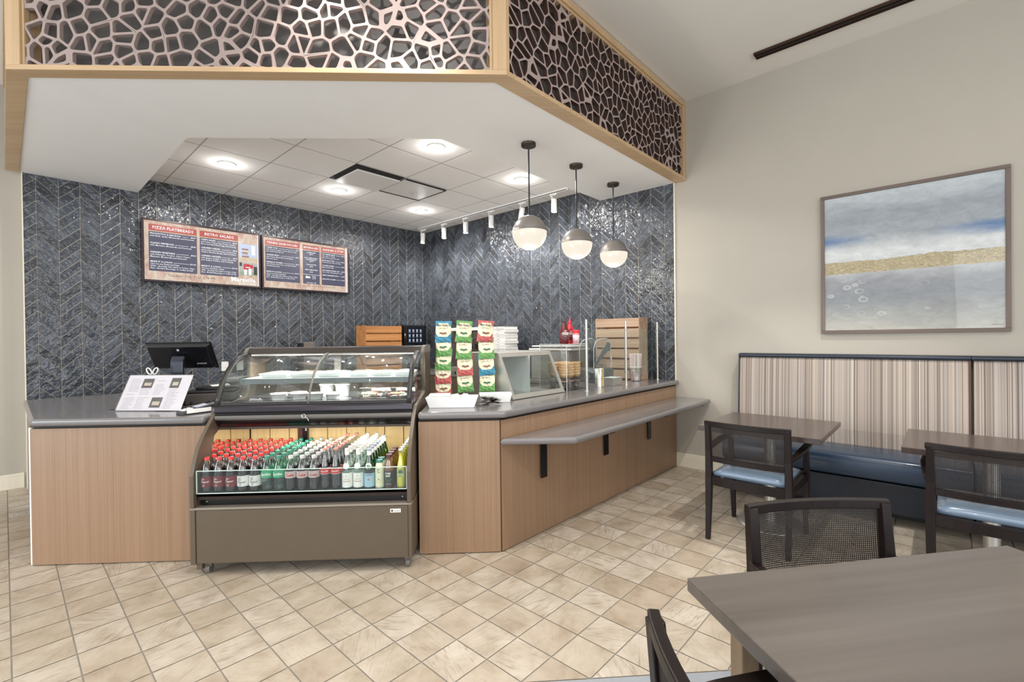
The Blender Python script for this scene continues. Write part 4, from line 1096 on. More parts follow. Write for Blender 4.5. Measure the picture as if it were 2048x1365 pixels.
def draw2(rect, T, mb, pt):
    for x0, x1, head in ((.02, .40, 'PANINI SANDWICHES'), (.435, .635, 'BEVERAGES'), (.66, .96, 'BLENDERS & STUFF')):
        rect(x0, .85, x1, .95, 1, .001); rect(x0, .13, x1, .835, 2, .001)
        T(head, (x0+x1)/2, .88, .040, 3, 'CENTER', bold=.012, wid=(x1-x0)*1.02)
    cols_ = [(.03, .39, [('TURKEY CLUB', ['with Turkey, Arugula, Tomato, Bacon, Swiss', 'and Garlic Aioli Spread'], '$8.00'), ('CAPRESE PESTO', ['with Tomato, Mozzarella, Roast Pepper', 'and Pesto Sauce'], '$8.00'),
              ('BARBEQUE CHICKEN', ['with Chicken, Red Onion, Cheddar, Pickles', 'and Barbeque Sauce'], '$8.00'), ('MAKE IT A LUNCH', ['Choose any Panini Sandwich', 'With - Specialty Side Salad or Potato Chips', 'Plus - Bottled Beverage or Coffee Drink'], '$10.00')]),
             (.67, .955, [('ICE CREAM SHAKE', ['Chocolate or Vanilla', 'Blend in a topping 50c each'], '$5.00'), ('FRUIT SMOOTHIE', ['Fresh from Smoothie of the Day'], '$5.00'), ('YOGURT PARFAIT', ['Mixed Fruits daily'], '$4.00'),
              ('ICE CREAM SUNDAE CUP', ['Two scoops, add topping 50c each'], '$3.50'), ('FRESH CINNAMON ROLL', [], '$2.50'), ('BISCOTTI COOKIE', [], '$2.00')])]
    for (xa, xb, items), yy in zip(cols_, [(.79, .645, .50, .31), (.79, .655, .545, .44, .335, .25)]):
        for (h, ls, p), y in zip(items, yy):
            T(h, xa, y, .022, bold=.02, wid=min(len(h)*.0125, .27)); rect(xa+min(min(len(h)*.0125, .27), max(q.x for q in text_geo(h, 'LEFT', 0, .02, 1)[0])*.0286)/1.155+.012, y+.006, xb-.05, y+.011, 3, .0024)
            T(p, xb, y, .020, 3, 'RIGHT', bold=.02)
            for k, l in enumerate(ls): T(l, xa, y-.037*(k+1), .019, bold=.012, wid=len(l)*.0092)
    for s_, y in (('COFFEE DRIP', .785), ('$2.00', .75), ('HOT CAPPUCCINO', .67), ('HOT ESPRESSO', .635), ('$3.00', .60), ('GLASS BOTTLE', .53), ('$2.50', .49), ('FRESH LEMONADE', .42), ('$2.50', .375)): T(s_, .535, y, .021, 3, 'CENTER', bold=.02)
    rect(.435, .325, .635, .332, 3, .002); rect(.465, .25, .52, .29, 3, .002); rect(.47, .28, .49, .305, 11, .0022)
    T('Austin', .54, .28, .022, bold=.02); T('61\u00b0F', .545, .235, .026, bold=.02); T('November 11th', .535, .145, .020, 3, 'CENTER', bold=.02)
    T('Soups are available all day long.  Ask for today\'s special', .60, .075, .024, 4, 'CENTER')
    rect(.975, 0, .985, 1, 3, .001)
screen(1.03, 2.235, 2.067, 2.761, 'menu screen listing pizza flatbreads and bistro salads, left of two', draw1)
screen(2.25, 3.45, 2.067, 2.757, 'menu screen listing panini sandwiches and beverages, right of two', draw2)
# wall plates
for u, lb in ((1.834, 'white switch plate on the tiled wall beside the register monitor'), (2.0, 'white switch plate half hidden by the edge of the glass case')):
    t = thing('wall_plate', lb, 'switch plate', UV(u, 6.479, 1.09), A45)
    mb = MB(); mb.box(-.038, .038, -.007, -.0, -.057, .057); mb.build('plate', M_white, t, bevel=.003)
    mb = MB(); mb.box(-.005, .005, -.013, -.007, -.010, .010); mb.build('toggle', M_white, t)

# ================================================================== CASH COUNTER
CTZ = .9255
# register monitor
t = thing('register_monitor', 'black touch screen register monitor seen from behind on a curved stand', 'monitor', (-2.365, 3.66, CTZ+.0), math.radians(4))
mb = MB(); M0 = Matrix.Translation((0, .02, .365)) @ Matrix.Rotation(math.radians(30), 4, 'X'); mb.M = M0
mb.add([(-.235, 0, -.115), (.225, 0, -.115), (.225, 0, .115), (-.235, 0, .115), (-.215, -.028, -.095), (.205, -.028, -.095), (.205, -.028, .10), (-.215, -.028, .10)],
       [(0, 3, 2, 1), (4, 5, 6, 7), (0, 1, 5, 4), (1, 2, 6, 5), (2, 3, 7, 6), (3, 0, 4, 7)]); mb.build('rear_shell', mat('monitor_black', (16, 16, 20), .25, coat=.4), t, bevel=.008)
mb = MB(); mb.M = M0; mb.box(-.237, .227, .0005, .012, -.117, .117); mb.build('screen', M_black, t, bevel=.003)
mb = MB(); mb.M = M0; mb.box(-.012, .003, -.0295, -.028, .060, .075); mb.build('logo_plate', mat('logo_grey', (190, 190, 190), .4), t)
mb = MB(); mb.M = M0
for k in range(6): mb.box(.10+k*.012, .108+k*.012, -.0295, -.028, -.060+.004*(k % 2), -.048)
mb.build('rear_ports', mat('port_silver', (150, 150, 150), .4), t)
mb = MB(); mb.sweep([(0, .03, .03), (0, -.03, .12), (0, -.055, .22), (0, -.055, .32), (0, -.028, .36)], .09, .03); mb.build('stand', mat('stand_blue_black', (40, 46, 58), .2, .3, coat=.5), t, bevel=.008)
mb = MB(); mb.box(-.13, .13, -.11, .12, 0, .03); mb.build('base', M_bplast, t, bevel=.008)
# menu board holder
n = NT('printed_menu'); 
M_paper = mat('menu_paper', (236, 230, 236), .3, coat=.3, var=.01)
M_ink = mat('menu_ink', (96, 96, 108), .4)
M_pic = mat('menu_photo_dark', (58, 48, 50), .3); M_pic2 = mat('menu_photo_food', (206, 190, 170), .3, var=.3, vscale=120)
t = thing('menu_card_holder', 'tilted printed menu in a clear holder in front of the register monitor', 'menu', (-2.60, 3.33, CTZ), math.radians(-7))
th = math.radians(62); H = .262; Wm = .475
def mp(x, y, d=0): return (x + y*.16*0, y*math.cos(th) - d*math.sin(th), .004 + y*math.sin(th) + d*math.cos(th))
def mprect(mb, x0, y0, x1, y1, mi, d): mb.add([mp(x0, y0, d), mp(x1, y0, d), mp(x1, y1, d), mp(x0, y1, d)], [(0, 1, 2, 3)], mi)
mb = MB(); mb.add([mp(0, 0), mp(Wm, 0), mp(Wm, H), mp(0, H), mp(0, 0, .003), mp(Wm, 0, .003), mp(Wm, H, .003), mp(0, H, .003)], [(0, 3, 2, 1), (4, 5, 6, 7), (0, 1, 5, 4), (1, 2, 6, 5), (2, 3, 7, 6), (3, 0, 4, 7)], 0)
for x0, y0, x1, y1 in ((.12, .165, .20, .235), (.33, .165, .40, .240), (.235, .02, .315, .095)):
    mprect(mb, x0, y0, x1, y1, 2, .0034); mprect(mb, x0+.015, y0+.018, x1-.012, y1-.03, 3, .0037)
rnd = random.Random(5)
words = ['Fresh Garden Salad', 'Soup of the Day', 'Turkey and Swiss', 'House Dressing', 'Toasted Panini', 'Seasonal Fruit', 'Chips and Salsa', 'Coffee and Tea']
for cxx in (.03, .125, .225, .335):
    y = .24
    while y > .02:
        y -= .0125
        if (cxx < .21 and cxx > .1 and y > .155) or (cxx > .33 and y > .155) or (.2 < cxx < .33 and y < .105): continue
        if rnd.random() < .15: continue
        put_text(mb, rnd.choice(words), cxx, y, .0085, lambda a, c: mp(a, c, .0036), 1, wid=rnd.uniform(.05, .085), res=1)
mb.build('menu_sheet', [M_paper, M_ink, M_pic, M_pic2], t, fixn=False)
mb = MB(); mb.add([mp(-.004, 0, .005), mp(Wm+.004, 0, .005), mp(Wm+.004, H+.004, .005), mp(-.004, H+.004, .005), mp(-.004, 0, .0065), mp(Wm+.004, 0, .0065), mp(Wm+.004, H+.004, .0065), mp(-.004, H+.004, .0065)], [(0, 3, 2, 1), (4, 5, 6, 7), (0, 1, 5, 4), (1, 2, 6, 5), (2, 3, 7, 6), (3, 0, 4, 7)]); mb.build('clear_cover', M_acryl, t)
mb = MB(); mb.box(-.07, Wm*.6, .005, .16, 0, .004); mb.sweep([(Wm*.3, H*math.cos(th)-.01, H*math.sin(th)-.02), (Wm*.3, .26, .005)], .14, .004); mb.build('stand', M_black, t)
# scissors in a pen cup behind the menu
t = thing('scissors', 'white handled scissors standing behind the tilted menu', 'scissors', (-2.47, 3.50, CTZ), .2)
for sg in (-1, 1):
    mb = MB(); mb.M = Matrix.Translation((sg*.02, 0, .262)) @ Matrix.Rotation(sg*.45, 4, 'Y')
    for k in range(14):
        a = 2*PI*k/14; b_ = 2*PI*(k+1)/14; mb.cyl((.013*math.cos(a), 0, .026*math.sin(a)), (.013*math.cos(b_), 0, .026*math.sin(b_)), .0045, 6)
    mb.build('handle', M_white, t)
    mb = MB(); mb.sweep([(sg*.010, 0, .24), (sg*-.008, 0, .10)], .004, .012); mb.build('blade', M_chrome, t)
t = thing('pen_cup', 'dark cup that holds the scissors behind the tilted menu', 'cup', (-2.47, 3.50, CTZ))
mb = MB(); mb.lathe([(.03, 0), (.036, .11), (.034, .11), (.029, .004), (.0001, .004)], 20, cap=False); mb.build('wall', M_bplast, t)
mb = MB(); mb.lathe([(.0001, 0), (.03, 0)], 20, cap=False); mb.build('base', M_bplast, t)
# payment terminal
t = thing('card_terminal', 'small card payment terminal lying on the cash counter edge', 'card reader', (-1.975, 3.17, CTZ), math.radians(-35))
mb = MB(); mb.add([(-.045, -.09, 0), (.045, -.09, 0), (.045, .09, 0), (-.045, .09, 0), (-.04, -.085, .022), (.04, -.085, .022), (.042, .085, .052), (-.042, .085, .052)], [(0, 3, 2, 1), (4, 5, 6, 7), (0, 1, 5, 4), (1, 2, 6, 5), (2, 3, 7, 6), (3, 0, 4, 7)]); mb.build('body', mat('terminal_grey', (58, 56, 62), .35), t, bevel=.006, seg=3)
mb = MB(); mb.M = Matrix.Translation((0, 0, .0385)) @ Matrix.Rotation(.175, 4, 'X'); mb.box(-.032, .032, .005, .075, .0, .003); mb.build('screen', mat('lcd_grey', (196, 198, 214), .2), t)
mb = MB(); mb.M = Matrix.Translation((0, 0, .0378)) @ Matrix.Rotation(.175, 4, 'X')
for i in range(3):
    for j in range(3): mb.box(-.030+i*.021, -.014+i*.021, -.075+j*.022, -.060+j*.022, 0, .004)
tag(mb.build('keypad', M_white, t))
mb = MB(); mb.box(.0405, .047, -.06, .085, .008, .034); mb.build('side_panel', M_white, t, bevel=.002)
# printer and cables tray
t = thing('receipt_printer', 'low black receipt printer in a tangle of cables left of the case', 'printer', (-2.15, 3.72, CTZ), math.radians(20))
mb = MB(); mb.box(-.18, .16, -.12, .14, 0, .085); mb.build('body', mat('printer_taupe', (70, 62, 56), .4), t, bevel=.01)
mb = MB(); mb.box(-.17, .15, -.115, .10, .0855, .105); mb.build('lid', M_bplast, t, bevel=.006)
mb = MB(); mb.box(-.12, .04, -.06, .12, .1055, .128); mb.build('cover', M_black, t, bevel=.004)
M_cab = mat('grey_cable', (150, 146, 142), .4); M_cabk = mat('black_cable', (24, 22, 22), .4)
rnd = random.Random(9)
for k in range(9):
    x0, y0 = rnd.uniform(-2.2, -2.05), rnd.uniform(3.38, 3.5); pts = []
    ph = rnd.uniform(0, 6); L_ = rnd.uniform(.16, .26)
    for i in range(14):
        q = i/13; pts.append((x0+L_*q+.01*math.sin(6*q+ph), y0+.03*math.sin(4*q+ph)+.05*q, CTZ+.006+.055*math.sin(PI*q)*rnd.uniform(.7, 1.0)*(k % 3)/2))
    mb = MB(); mb.tube(pts, .0035, 6); o = mb.build('cable', M_cab if k % 3 == 1 else M_cabk)
    tag(o, 'loose cable in the tangle on the counter left of the glass case', 'cable', 'tangled cables beside the printer')
t = thing('paper_slip', 'white slip of paper sticking up behind the menu corner', 'paper', (-2.14, 3.66, CTZ+.129), .5)
mb = MB(); mb.add([(0, 0, 0), (.12, .02, .001), (.10, .09, .012), (-.02, .07, .006)], [(0, 1, 2, 3)]); o = mb.build('sheet', M_card, t)
sld = o.modifiers.new('solid', 'SOLIDIFY'); sld.thickness = .0008
t = thing('ear_hook', 'small white plastic hook standing at the case edge on the cash counter', 'hook', (-1.90, 3.30, CTZ))
mb = MB(); mb.tube([(0, 0, 0), (0, 0, .05), (0.003, 0, .07)], .003, 6); mb.lathe([(.0001, .066), (.008, .072), (.009, .08), (.0001, .088)], 10, cap=False); mb.build('stem', M_white, t)
mb = MB(); mb.box(-.02, .02, -.008, .008, 0, .004); mb.build('foot', M_white, t)

# ================================================================== BACK COUNTER ITEMS
BZ = .9005
def crate(name_label, loc, rz, w, h, d, nsl, m, cat='crate', front_y=0):
    t = thing('slatted_crate', name_label, cat, loc, rz)
    gap = h/nsl
    for k in range(nsl):
        mb = MB(); mb.box(-w/2+.001, w/2-.001, 0, .012, k*gap+gap*.10, (k+1)*gap-gap*.08); mb.build('slat', m, t, bevel=.0015)
    for x in (-w/2, w/2-.014):
        mb = MB(); mb.box(x, x+.014, .013, d, 0, h); mb.build('side_board', m, t, bevel=.0015)
    mb = MB(); mb.box(-w/2+.015, w/2-.015, d-.012, d, .0, h); mb.build('rear_board', M_cratein, t)
    mb = MB(); mb.box(-w/2+.015, w/2-.015, .013, d-.013, 0, .012); mb.build('bottom_board', M_cratein, t)
    return t
M_cr1 = wood('crate_orange_wood', (150, 92, 48), (206, 148, 92), 'X', .5, 50)
M_cr2 = wood('crate_brown_wood', (146, 114, 90), (198, 170, 144), 'X', .5, 50)
M_cratein = wood('crate_inner_wood', (96, 56, 28), (140, 90, 50), 'X', .6, 50)
crate('orange brown slatted crate standing by the menu wall behind the case', UV(3.80, 6.05, BZ), A45, .60, .70, .28, 6, M_cr1)
crate('tall slatted crate standing on the counter end by the tiled wall', UV(4.60, 2.66, CTZ), A45-PI/2, .545, .68, .20, 6, M_cr2)
# coffee machine with touch screen
t = thing('coffee_machine', 'black coffee machine with a lit touch screen in the tiled corner', 'coffee machine', UV(4.42, 6.14, BZ), A45)
mb = MB(); mb.box(-.21, .21, 0, .30, 0, .715); mb.build('body', M_black, t, bevel=.008)
mb = MB(); mb.box(-.19, .16, -.012, -.0005, .40, .71); mb.build('screen_frame', M_bplast, t, bevel=.004)
mb = MB(); mb.box(-.165, .135, -.0135, -.0125, .425, .685, 0)
for i in range(4):
    for j in range(3):
        x = -.145+i*.07; z = .445+j*.075
        mb.add([(x, -.0140, z), (x+.045, -.0140, z), (x+.045, -.0140, z+.012), (x, -.0140, z+.012)], [(0, 1, 2, 3)], 1)
        mb.add([(x+.008, -.0140, z+.016), (x+.037, -.0140, z+.016), (x+.041, -.0140, z+.052), (x+.004, -.0140, z+.052)], [(0, 1, 2, 3)], 2)
mb.build('touch_screen', [mat('screen_black', (14, 18, 30), .15), sc('icon_text', (150, 160, 180), .6), sc('icon_cup', (196, 206, 222), .7)], t)
mb = MB(); mb.box(-.212, -.20, -.03, -.001, .50, .55); mb.tube([(-.206, -.012, .55), (-.206, -.012, .58)], .01, 8); mb.build('steam_knob', M_chrome, t)
# dispenser
t = thing('towel_dispenser', 'grey upright dispenser box against the menu wall above the case', 'dispenser', UV(2.70, 6.10, BZ), A45)
mb = MB(); mb.box(-.06, .085, 0, .16, 0, .47); mb.build('body', mat('dispenser_taupe', (112, 102, 94), .4), t, bevel=.006)
mb = MB(); mb.box(-.085, -.0605, .01, .15, 0, .46); mb.build('side_cover', M_black, t, bevel=.004)
mb = MB(); mb.box(-.01, .05, -.003, -.0005, .375, .41); mb.build('label_plate', M_white, t)
# white pizza boxes on an oven
t = thing('countertop_oven', 'low dark countertop oven under the stack of white boxes', 'oven', UV(4.36, 4.13, BZ), A45)
mb = MB(); mb.box(0, .46, -.30, .30, .02, .31); mb.build('body', mat('oven_grey', (86, 80, 76), .35, .4), t, bevel=.006)
mb = MB(); mb.box(-.012, -.0005, -.27, .20, .05, .27); mb.build('door', M_black, t, bevel=.003)
mb = MB(); mb.cyl((-.035, -.25, .25), (-.035, .18, .25), .008, 10); mb.box(-.035, -.012, -.24, -.228, .244, .256); mb.box(-.035, -.012, .16, .172, .244, .256); mb.build('handle', M_steel, t)
for x, y in ((.03, -.27), (.43, -.27), (.03, .27), (.43, .27)):
    mb = MB(); mb.cyl((x, y, 0), (x, y, .02), .015, 10); mb.build('foot', M_bplast, t)
pb0 = thing('pizza_box', '', 'box', (0, 0, 0)); mb = MB(); mb.box(-.125, .125, -.125, .125, 0, .034); mb.build('tray', M_card, pb0, bevel=.003)
mb = MB(); mb.box(-.127, .127, -.127, .127, .0345, .0365); mb.box(-.127, -.1255, -.127, .127, .012, .0345); mb.build('lid', M_card, pb0)
mb = MB(); mb.box(-.1280, -.1272, -.02, .02, .018, .024); mb.build('tab', mat('box_tab', (150, 146, 142), .5), pb0); learn(pb0)
for k in range(9):
    rz = A45+random.uniform(-.05, .05); loc = UV(4.52+random.uniform(-.006, .006), 4.29+random.uniform(-.01, .01), BZ+.3105+k*.0373)
    lb = 'white pizza box in the stack behind the chip rack, %s from the bottom' % (ORD+['topmost'])[k] if k < 8 else 'white pizza box topmost of the stack behind the chip rack'
    if k == 0: pb0.location = loc; pb0.rotation_euler = (0, 0, rz); pb0['label'] = lb; pb0['group'] = 'stack of white pizza boxes'
    else: dup(pb0, loc, rz, lb, 'stack of white pizza boxes')
# espresso machine behind chips
t = thing('espresso_machine', 'wide dark espresso machine partly hidden by the hanging chip bags', 'coffee machine', UV(4.34, 4.80, BZ), A45)
mb = MB(); mb.box(0, .44, -.34, .34, .04, .60); mb.build('body', mat('machine_umber', (92, 76, 70), .3, .3), t, bevel=.01)
mb = MB(); mb.box(-.03, .45, -.36, .36, .601, .645); mb.build('cup_tray', M_white, t, bevel=.006)
mb = MB(); mb.box(-.012, -.0005, .10, .28, .50, .59); mb.box(-.0135, -.0125, .115, .20, .51, .58, 1); mb.build('display', [M_bplast, mat('blue_display', (66, 88, 130), .2)], t)
mb = MB()
for k in range(7): mb.box(-.012, -.0005, -.30, -.10, .49+k*.014, .497+k*.014)
tag(mb.build('vent_grille', mat('grille_silver', (150, 142, 134), .3, .6), t))
mb = MB(); mb.box(-.10, -.0005, -.30, .30, .04, .10); mb.build('drip_tray', M_steel, t, bevel=.004)
for y in (-.16, .06):
    mb = MB(); mb.cyl((-.05, y, .36), (-.05, y, .42), .035, 16); mb.cyl((-.05, y, .385), (-.18, y, .375), .013, 10); mb.build('portafilter', M_bplast, t)
mb = MB(); mb.box(0.01, .42, -.32, .32, 0, .04); mb.build('plinth', M_dark, t)
t = thing('sign_tent', 'small white printed card clipped beside the middle strip of chips', 'card', UV(3.60, 3.98, 1.24), A45); 
# sheet pans
t = thing('sheet_pan_rack', 'stainless appliance with white trays on top behind the clear cup box', 'tray rack', UV(4.36, 3.42, BZ), A45)
mb = MB(); mb.box(0, .40, -.28, .28, 0, .34); mb.build('body', mat('appliance_grey', (170, 168, 164), .3, .5), t, bevel=.008)
mb = MB(); mb.box(-.02, .36, -.33, .30, .345, .365); mb.build('lower_tray', M_white, t, bevel=.005)
mb = MB(); mb.box(-.01, .36, -.31, .26, .385, .40); mb.build('upper_tray', M_white, t, bevel=.005)
mb = MB(); mb.box(.05, .30, -.2, .2, .3655, .3845); mb.build('spacer', M_gask2, t)
KD = bpy.data.objects['sign_tent']; bpy.data.objects.remove(KD)

# ================================================================== LONG COUNTER ITEMS
def basket(label, x, y, rz, w, d, h):
    t = thing('melamine_basket', label, 'tray', (x, y, CTZ), rz)
    mb = MB(); a = .86
    o = [(-w/2, -d/2), (w/2, -d/2), (w/2, d/2), (-w/2, d/2)]; i_ = [(p*a, q*.8) for p, q in o]
    vs = [(*p, 0) for p in i_] + [(*p, h) for p in o] + [(p*.965, q*.95, h) for p, q in o] + [(p*.84, q*.78, .006) for p, q in o]
    fs = [(3, 2, 1, 0), (12, 13, 14, 15)]
    for k in range(4):
        j = (k+1) % 4; fs += [(k, j, 4+j, 4+k), (4+k, 4+j, 8+j, 8+k), (8+k, 8+j, 12+j, 12+k)]
    mb.add(vs, fs); mb.build('tray', M_whitem, t, bevel=.002); return t
basket('white tapered basket with napkins and wrapped cutlery, front edge of counter', -.283, 3.265, math.radians(-1.5), .355, .15, .072)
t = thing('napkin_stack', 'stack of folded white napkins in the left half of the front basket', 'napkins', (-.37, 3.265, CTZ+.007), .04)
for k in range(5):
    mb = MB(); mb.box(-.072, .072, -.045, .045, k*.017, k*.017+.0155); mb.build('napkin', mat('napkin_white', (244, 242, 238), .8), t, bevel=.005)
def crumple(name, label, x, y, z, sx, sy, sz, seed, m, group=None, cat='packet'):
    bm = bmesh.new(); bmesh.ops.create_icosphere(bm, subdivisions=3, radius=1); rnd = random.Random(seed)
    ph = [rnd.uniform(0, 6) for _ in range(6)]
    for v in bm.verts:
        c = v.co; k = 1+.14*math.sin(5*c.x+ph[0])*math.sin(6*c.y+ph[1])+.1*math.sin(11*c.z+ph[2]+4*c.x)+rnd.uniform(-.05, .05)
        v.co = Vector((c.x*k*sx, c.y*k*sy, (c.z*k+1.2)*sz))
    me = bpy.data.meshes.new(name); bm.to_mesh(me); bm.free(); me.materials.append(m)
    o = bpy.data.objects.new(name, me); COL.objects.link(o); o.location = (x, y, z)
    return tag(o, label, cat, group)
M_wrap = mat('wrap_white', (238, 234, 226), .45, var=.06, vscale=40)
for k, (x, y, lb) in enumerate([(-.262, 3.262, 'left bundle of film wrapped white cutlery in the front basket'), (-.195, 3.265, 'right bundle of film wrapped white cutlery in the front basket')]):
    crumple('cutlery_bundle', lb, x, y, CTZ+.028, .034, .032, .028, 60+k, M_wrap, 'film wrapped cutlery bundles', 'cutlery')
basket('smaller white basket behind the pile of sauce packets', .015, 3.475, math.radians(3), .24, .12, .065)
# sauce packets
M_sil = mat('packet_silver', (176, 172, 170), .25, .5, var=.2, vscale=60); M_pk = mat('packet_black', (58, 46, 42), .35, var=.4, vscale=60)
rnd = random.Random(3)
for k in range(16):
    mb = MB(); w, d = .072, .050; nn = 4; vs = []
    for i in range(nn+1):
        for j in range(nn+1):
            a, b_ = i/nn-.5, j/nn-.5; vs.append((a*w, b_*d, .0055*(1-4*a*a)*(1-4*b_*b_)+.0004))
    top_ = [(i*(nn+1)+j, (i+1)*(nn+1)+j, (i+1)*(nn+1)+j+1, i*(nn+1)+j+1) for i in range(nn) for j in range(nn)]
    mb.add(vs, top_); mb.add([(x_, y_, -z_) for x_, y_, z_ in vs], [tuple(reversed(f_)) for f_ in top_])
    o = mb.build('sauce_packet', M_sil if k % 2 else M_pk, None, (-.03+rnd.uniform(-.05, .06), 3.345+rnd.uniform(-.02, .02), CTZ+.006+k*.0031), None, fixn=False)
    o.rotation_euler = (rnd.uniform(-.1, .1), rnd.uniform(-.15, .15), rnd.uniform(0, 3)); tag(o, 'shiny sauce packet in the loose pile right of the front basket', 'packet', 'pile of sauce packets on the counter')

# chip rack
RK = thing('chip_rack', 'black wire clip rack holding three strips of chip bags', 'rack', (-.215, 3.62, CTZ), math.radians(2))
rx = [-.165, .0, .165]; M_wire = M_bplast
mb = MB(); mb.tube([(rx[0], 0, .60), (rx[0], 0, .628), (rx[0]+.01, 0, .638), (0, 0, .638), (rx[2]-.01, 0, .638), (rx[2], 0, .628), (rx[2], 0, .60)], .003, 6); mb.build('top_wire', M_wire, RK)
mb = MB(); mb.tube([(0, .03, .0), (0, .03, .63)], .004, 6); mb.build('upright', M_wire, RK)
mb = MB(); mb.lathe([(.09, 0), (.09, .006), (.0001, .008)], 24, (0, .03, 0), cap=False); mb.build('foot_plate', M_wire, RK)
for x in rx:
    mb = MB(); mb.tube([(x, .006, .60), (x, .012, .35), (x, .012, .10)], .0025, 6); mb.build('strip_wire', M_wire, RK)
    mb = MB(); mb.box(x-.008, x+.008, -.022, .004, .575, .625); mb.build('clip', M_bplast, RK, bevel=.002)
CHB = {'blue': (62, 134, 162), 'green': (104, 156, 86), 'red': (188, 92, 88)}
M_cream2 = mat('chip_bag_cream', (232, 222, 190), .35, var=.04, vscale=30)
M_inkc = mat('chip_bag_ink', (44, 46, 44), .5)
def chipbag(color, text2, seed):
    t = thing('chip_bag', '', 'chip bag')
    mm_ = mat('chip_bag_'+color, CHB[color], .3, var=.06, vscale=30); art = mat('chip_art_'+color, {'green': (48, 104, 66), 'red': (120, 70, 60), 'blue': (130, 88, 70)}[color], .5)
    w, h = .128, .165; nx, nz = 30, 38; mb = MB(); rnd = random.Random(seed); ph = rnd.uniform(0, 6)
    def P(a, b_, sgn):
        e_ = max(0, 1-(abs(a)*2)**2.4)*max(0, 1-(abs(b_)*2)**3)
        wr = .0022*math.sin(26*a+9*b_+ph)+.0016*math.sin(40*b_+14*a)
        pin = 1-.07*(1-(2*b_)**4)
        return (a*w*pin, sgn*(.019*e_**.7+(wr if e_ > .02 else 0)*1.0), b_*h)
    for sgn in (-1, 1):
        vs = [P(i/nx-.5, j/nz-.5, sgn) for i in range(nx+1) for j in range(nz+1)]
        for i in range(nx):
            for j in range(nz):
                a = (i+.5)/nx-.5; b_ = (j+.5)/nz-.5
                c_ = 0
                if b_ < .40 and (b_ > -.25 + 1.6*0) and (abs(a)*2)**2*1.0 + ((b_-.08)/.36)**2 < 1.05 and b_ > -.28+.5*a*a: c_ = 1
                q = [i*(nz+1)+j, (i+1)*(nz+1)+j, (i+1)*(nz+1)+j+1, i*(nz+1)+j+1]
                b0_ = len(mb.v)
                mb.add([vs[k_] for k_ in q], [(0, 1, 2, 3)], c_, True)
    fnp = lambda x, z: (x, -.0245+.35*x*x*4, z)
    put_text(mb, 'Miss Vickie\'s', -.048, .040, .026, fnp, 2, wid=.096, shear=.2, bold=.02, res=1)
    put_text(mb, text2, -.034, .020, .013, fnp, 2, wid=.068, res=1)
    for k in range(3):
        ca, cb = -.014+k*.016, -.012-.004*(k % 2)
        mb.add([fnp(ca+.012*math.cos(q_*PI/5), cb+.007*math.sin(q_*PI/5)) for q_ in range(10)], [tuple(range(10))], 3)
    o = mb.build('bag', [mm_, M_cream2, M_inkc, art], t, fixn=False)
    bm = bmesh.new(); bm.from_mesh(o.data); bmesh.ops.remove_doubles(bm, verts=bm.verts, dist=.00005); bm.to_mesh(o.data); bm.free()
    return t
BP = {'blue': chipbag('blue', 'SEA SALT', 1), 'green': chipbag('green', 'JALAPENO', 2), 'red': chipbag('red', 'SEA SALT', 3)}
for b_ in BP.values(): learn(b_)
used = set()
STR = [(-.165, ['blue', 'green', 'green', 'red', 'red'], 'left'), (0, ['green', 'green', 'red', 'green'], 'middle'), (.165, ['red', 'green', 'blue', 'green'], 'right')]
for x, seq, nm_ in STR:
    pos = ['topmost', 'second from top', 'third from top', 'fourth from top', 'bottom']
    for k, c_ in enumerate(seq):
        stp = .106 if nm_ == 'left' else (.128 if nm_ == 'middle' else .128)
        z = CTZ+.525-k*stp; px_, py_ = -.215+x*math.cos(.035)+random.uniform(-.006, .006), 3.62+x*.035-.028+k*.002*0+.004*k
        lb = '%s chip bag hanging in the %s strip, %s' % (c_, nm_, pos[k])
        if c_ not in used: o = BP[c_]; used.add(c_); o['label'] = lb; o['group'] = 'chip bags on the wire rack'
        else: o = dup(BP[c_], (0, 0, 0), None, lb, 'chip bags on the wire rack')
        o.location = (px_, py_ + (.0 if k == 0 else .006*k), z); o.rotation_euler = (random.uniform(-.12, -.02)-.05*(k > 0), random.uniform(-.10, .10), random.uniform(-.16, .16))

# stainless slanted glass station
st = thing('heated_glass_station', 'stainless food station with slanted glass front on the long counter', 'food station', UV(2.60, 2.40, CTZ), A45)
Ls = .66; z1 = .345; b1_, t1_ = 0.0, .155; dd = .55
def slant(y, z): return (y, z)
prof = [(b1_, .0), (t1_, z1), (dd, z1), (dd, 0)]
for x in (0, Ls-.004):
    mb = MB()
    if x == 0: mb.xprism(prof, x, x+.004); mb.build('side_panel', M_steel, st)
mb = MB(); mb.box(0, Ls, t1_, dd, z1-.004, z1+.012); mb.build('top_panel', M_steel, st, bevel=.002)
def sp_(f_, d=0): return (b1_+(t1_-b1_)*f_-d*.9, f_*z1+d*.4)
def frame_bar(x0, x1, f0, f1, nm='front_frame'):
    mb = MB(); a = sp_(f0); b_ = sp_(f1); a2 = sp_(f0, .012); b2 = sp_(f1, .012); mb.xprism([a, b_, b2, a2], x0, x1); mb.build(nm, M_steel, st, bevel=.001)
frame_bar(0, Ls, 0, .10); frame_bar(0, Ls, .92, 1.02); frame_bar(0, .03, .10, .92); frame_bar(Ls-.03, Ls, .10, .92)
mb = MB(); a = sp_(.09, .004); b_ = sp_(.93, .004); a2 = sp_(.09, .007); b2 = sp_(.93, .007); mb.xprism([a, b_, b2, a2], .028, Ls-.028); mb.build('glass_front', M_cglass, st)
mb = MB(); mb.box(Ls-.006, Ls-.002, .12, dd-.01, .02, z1-.01); mb.build('end_glass', M_cglass, st)
mb = MB(); mb.box(.28, .33, dd-.03, dd-.002, .0, z1-.005); mb.build('rear_post', M_steel, st)
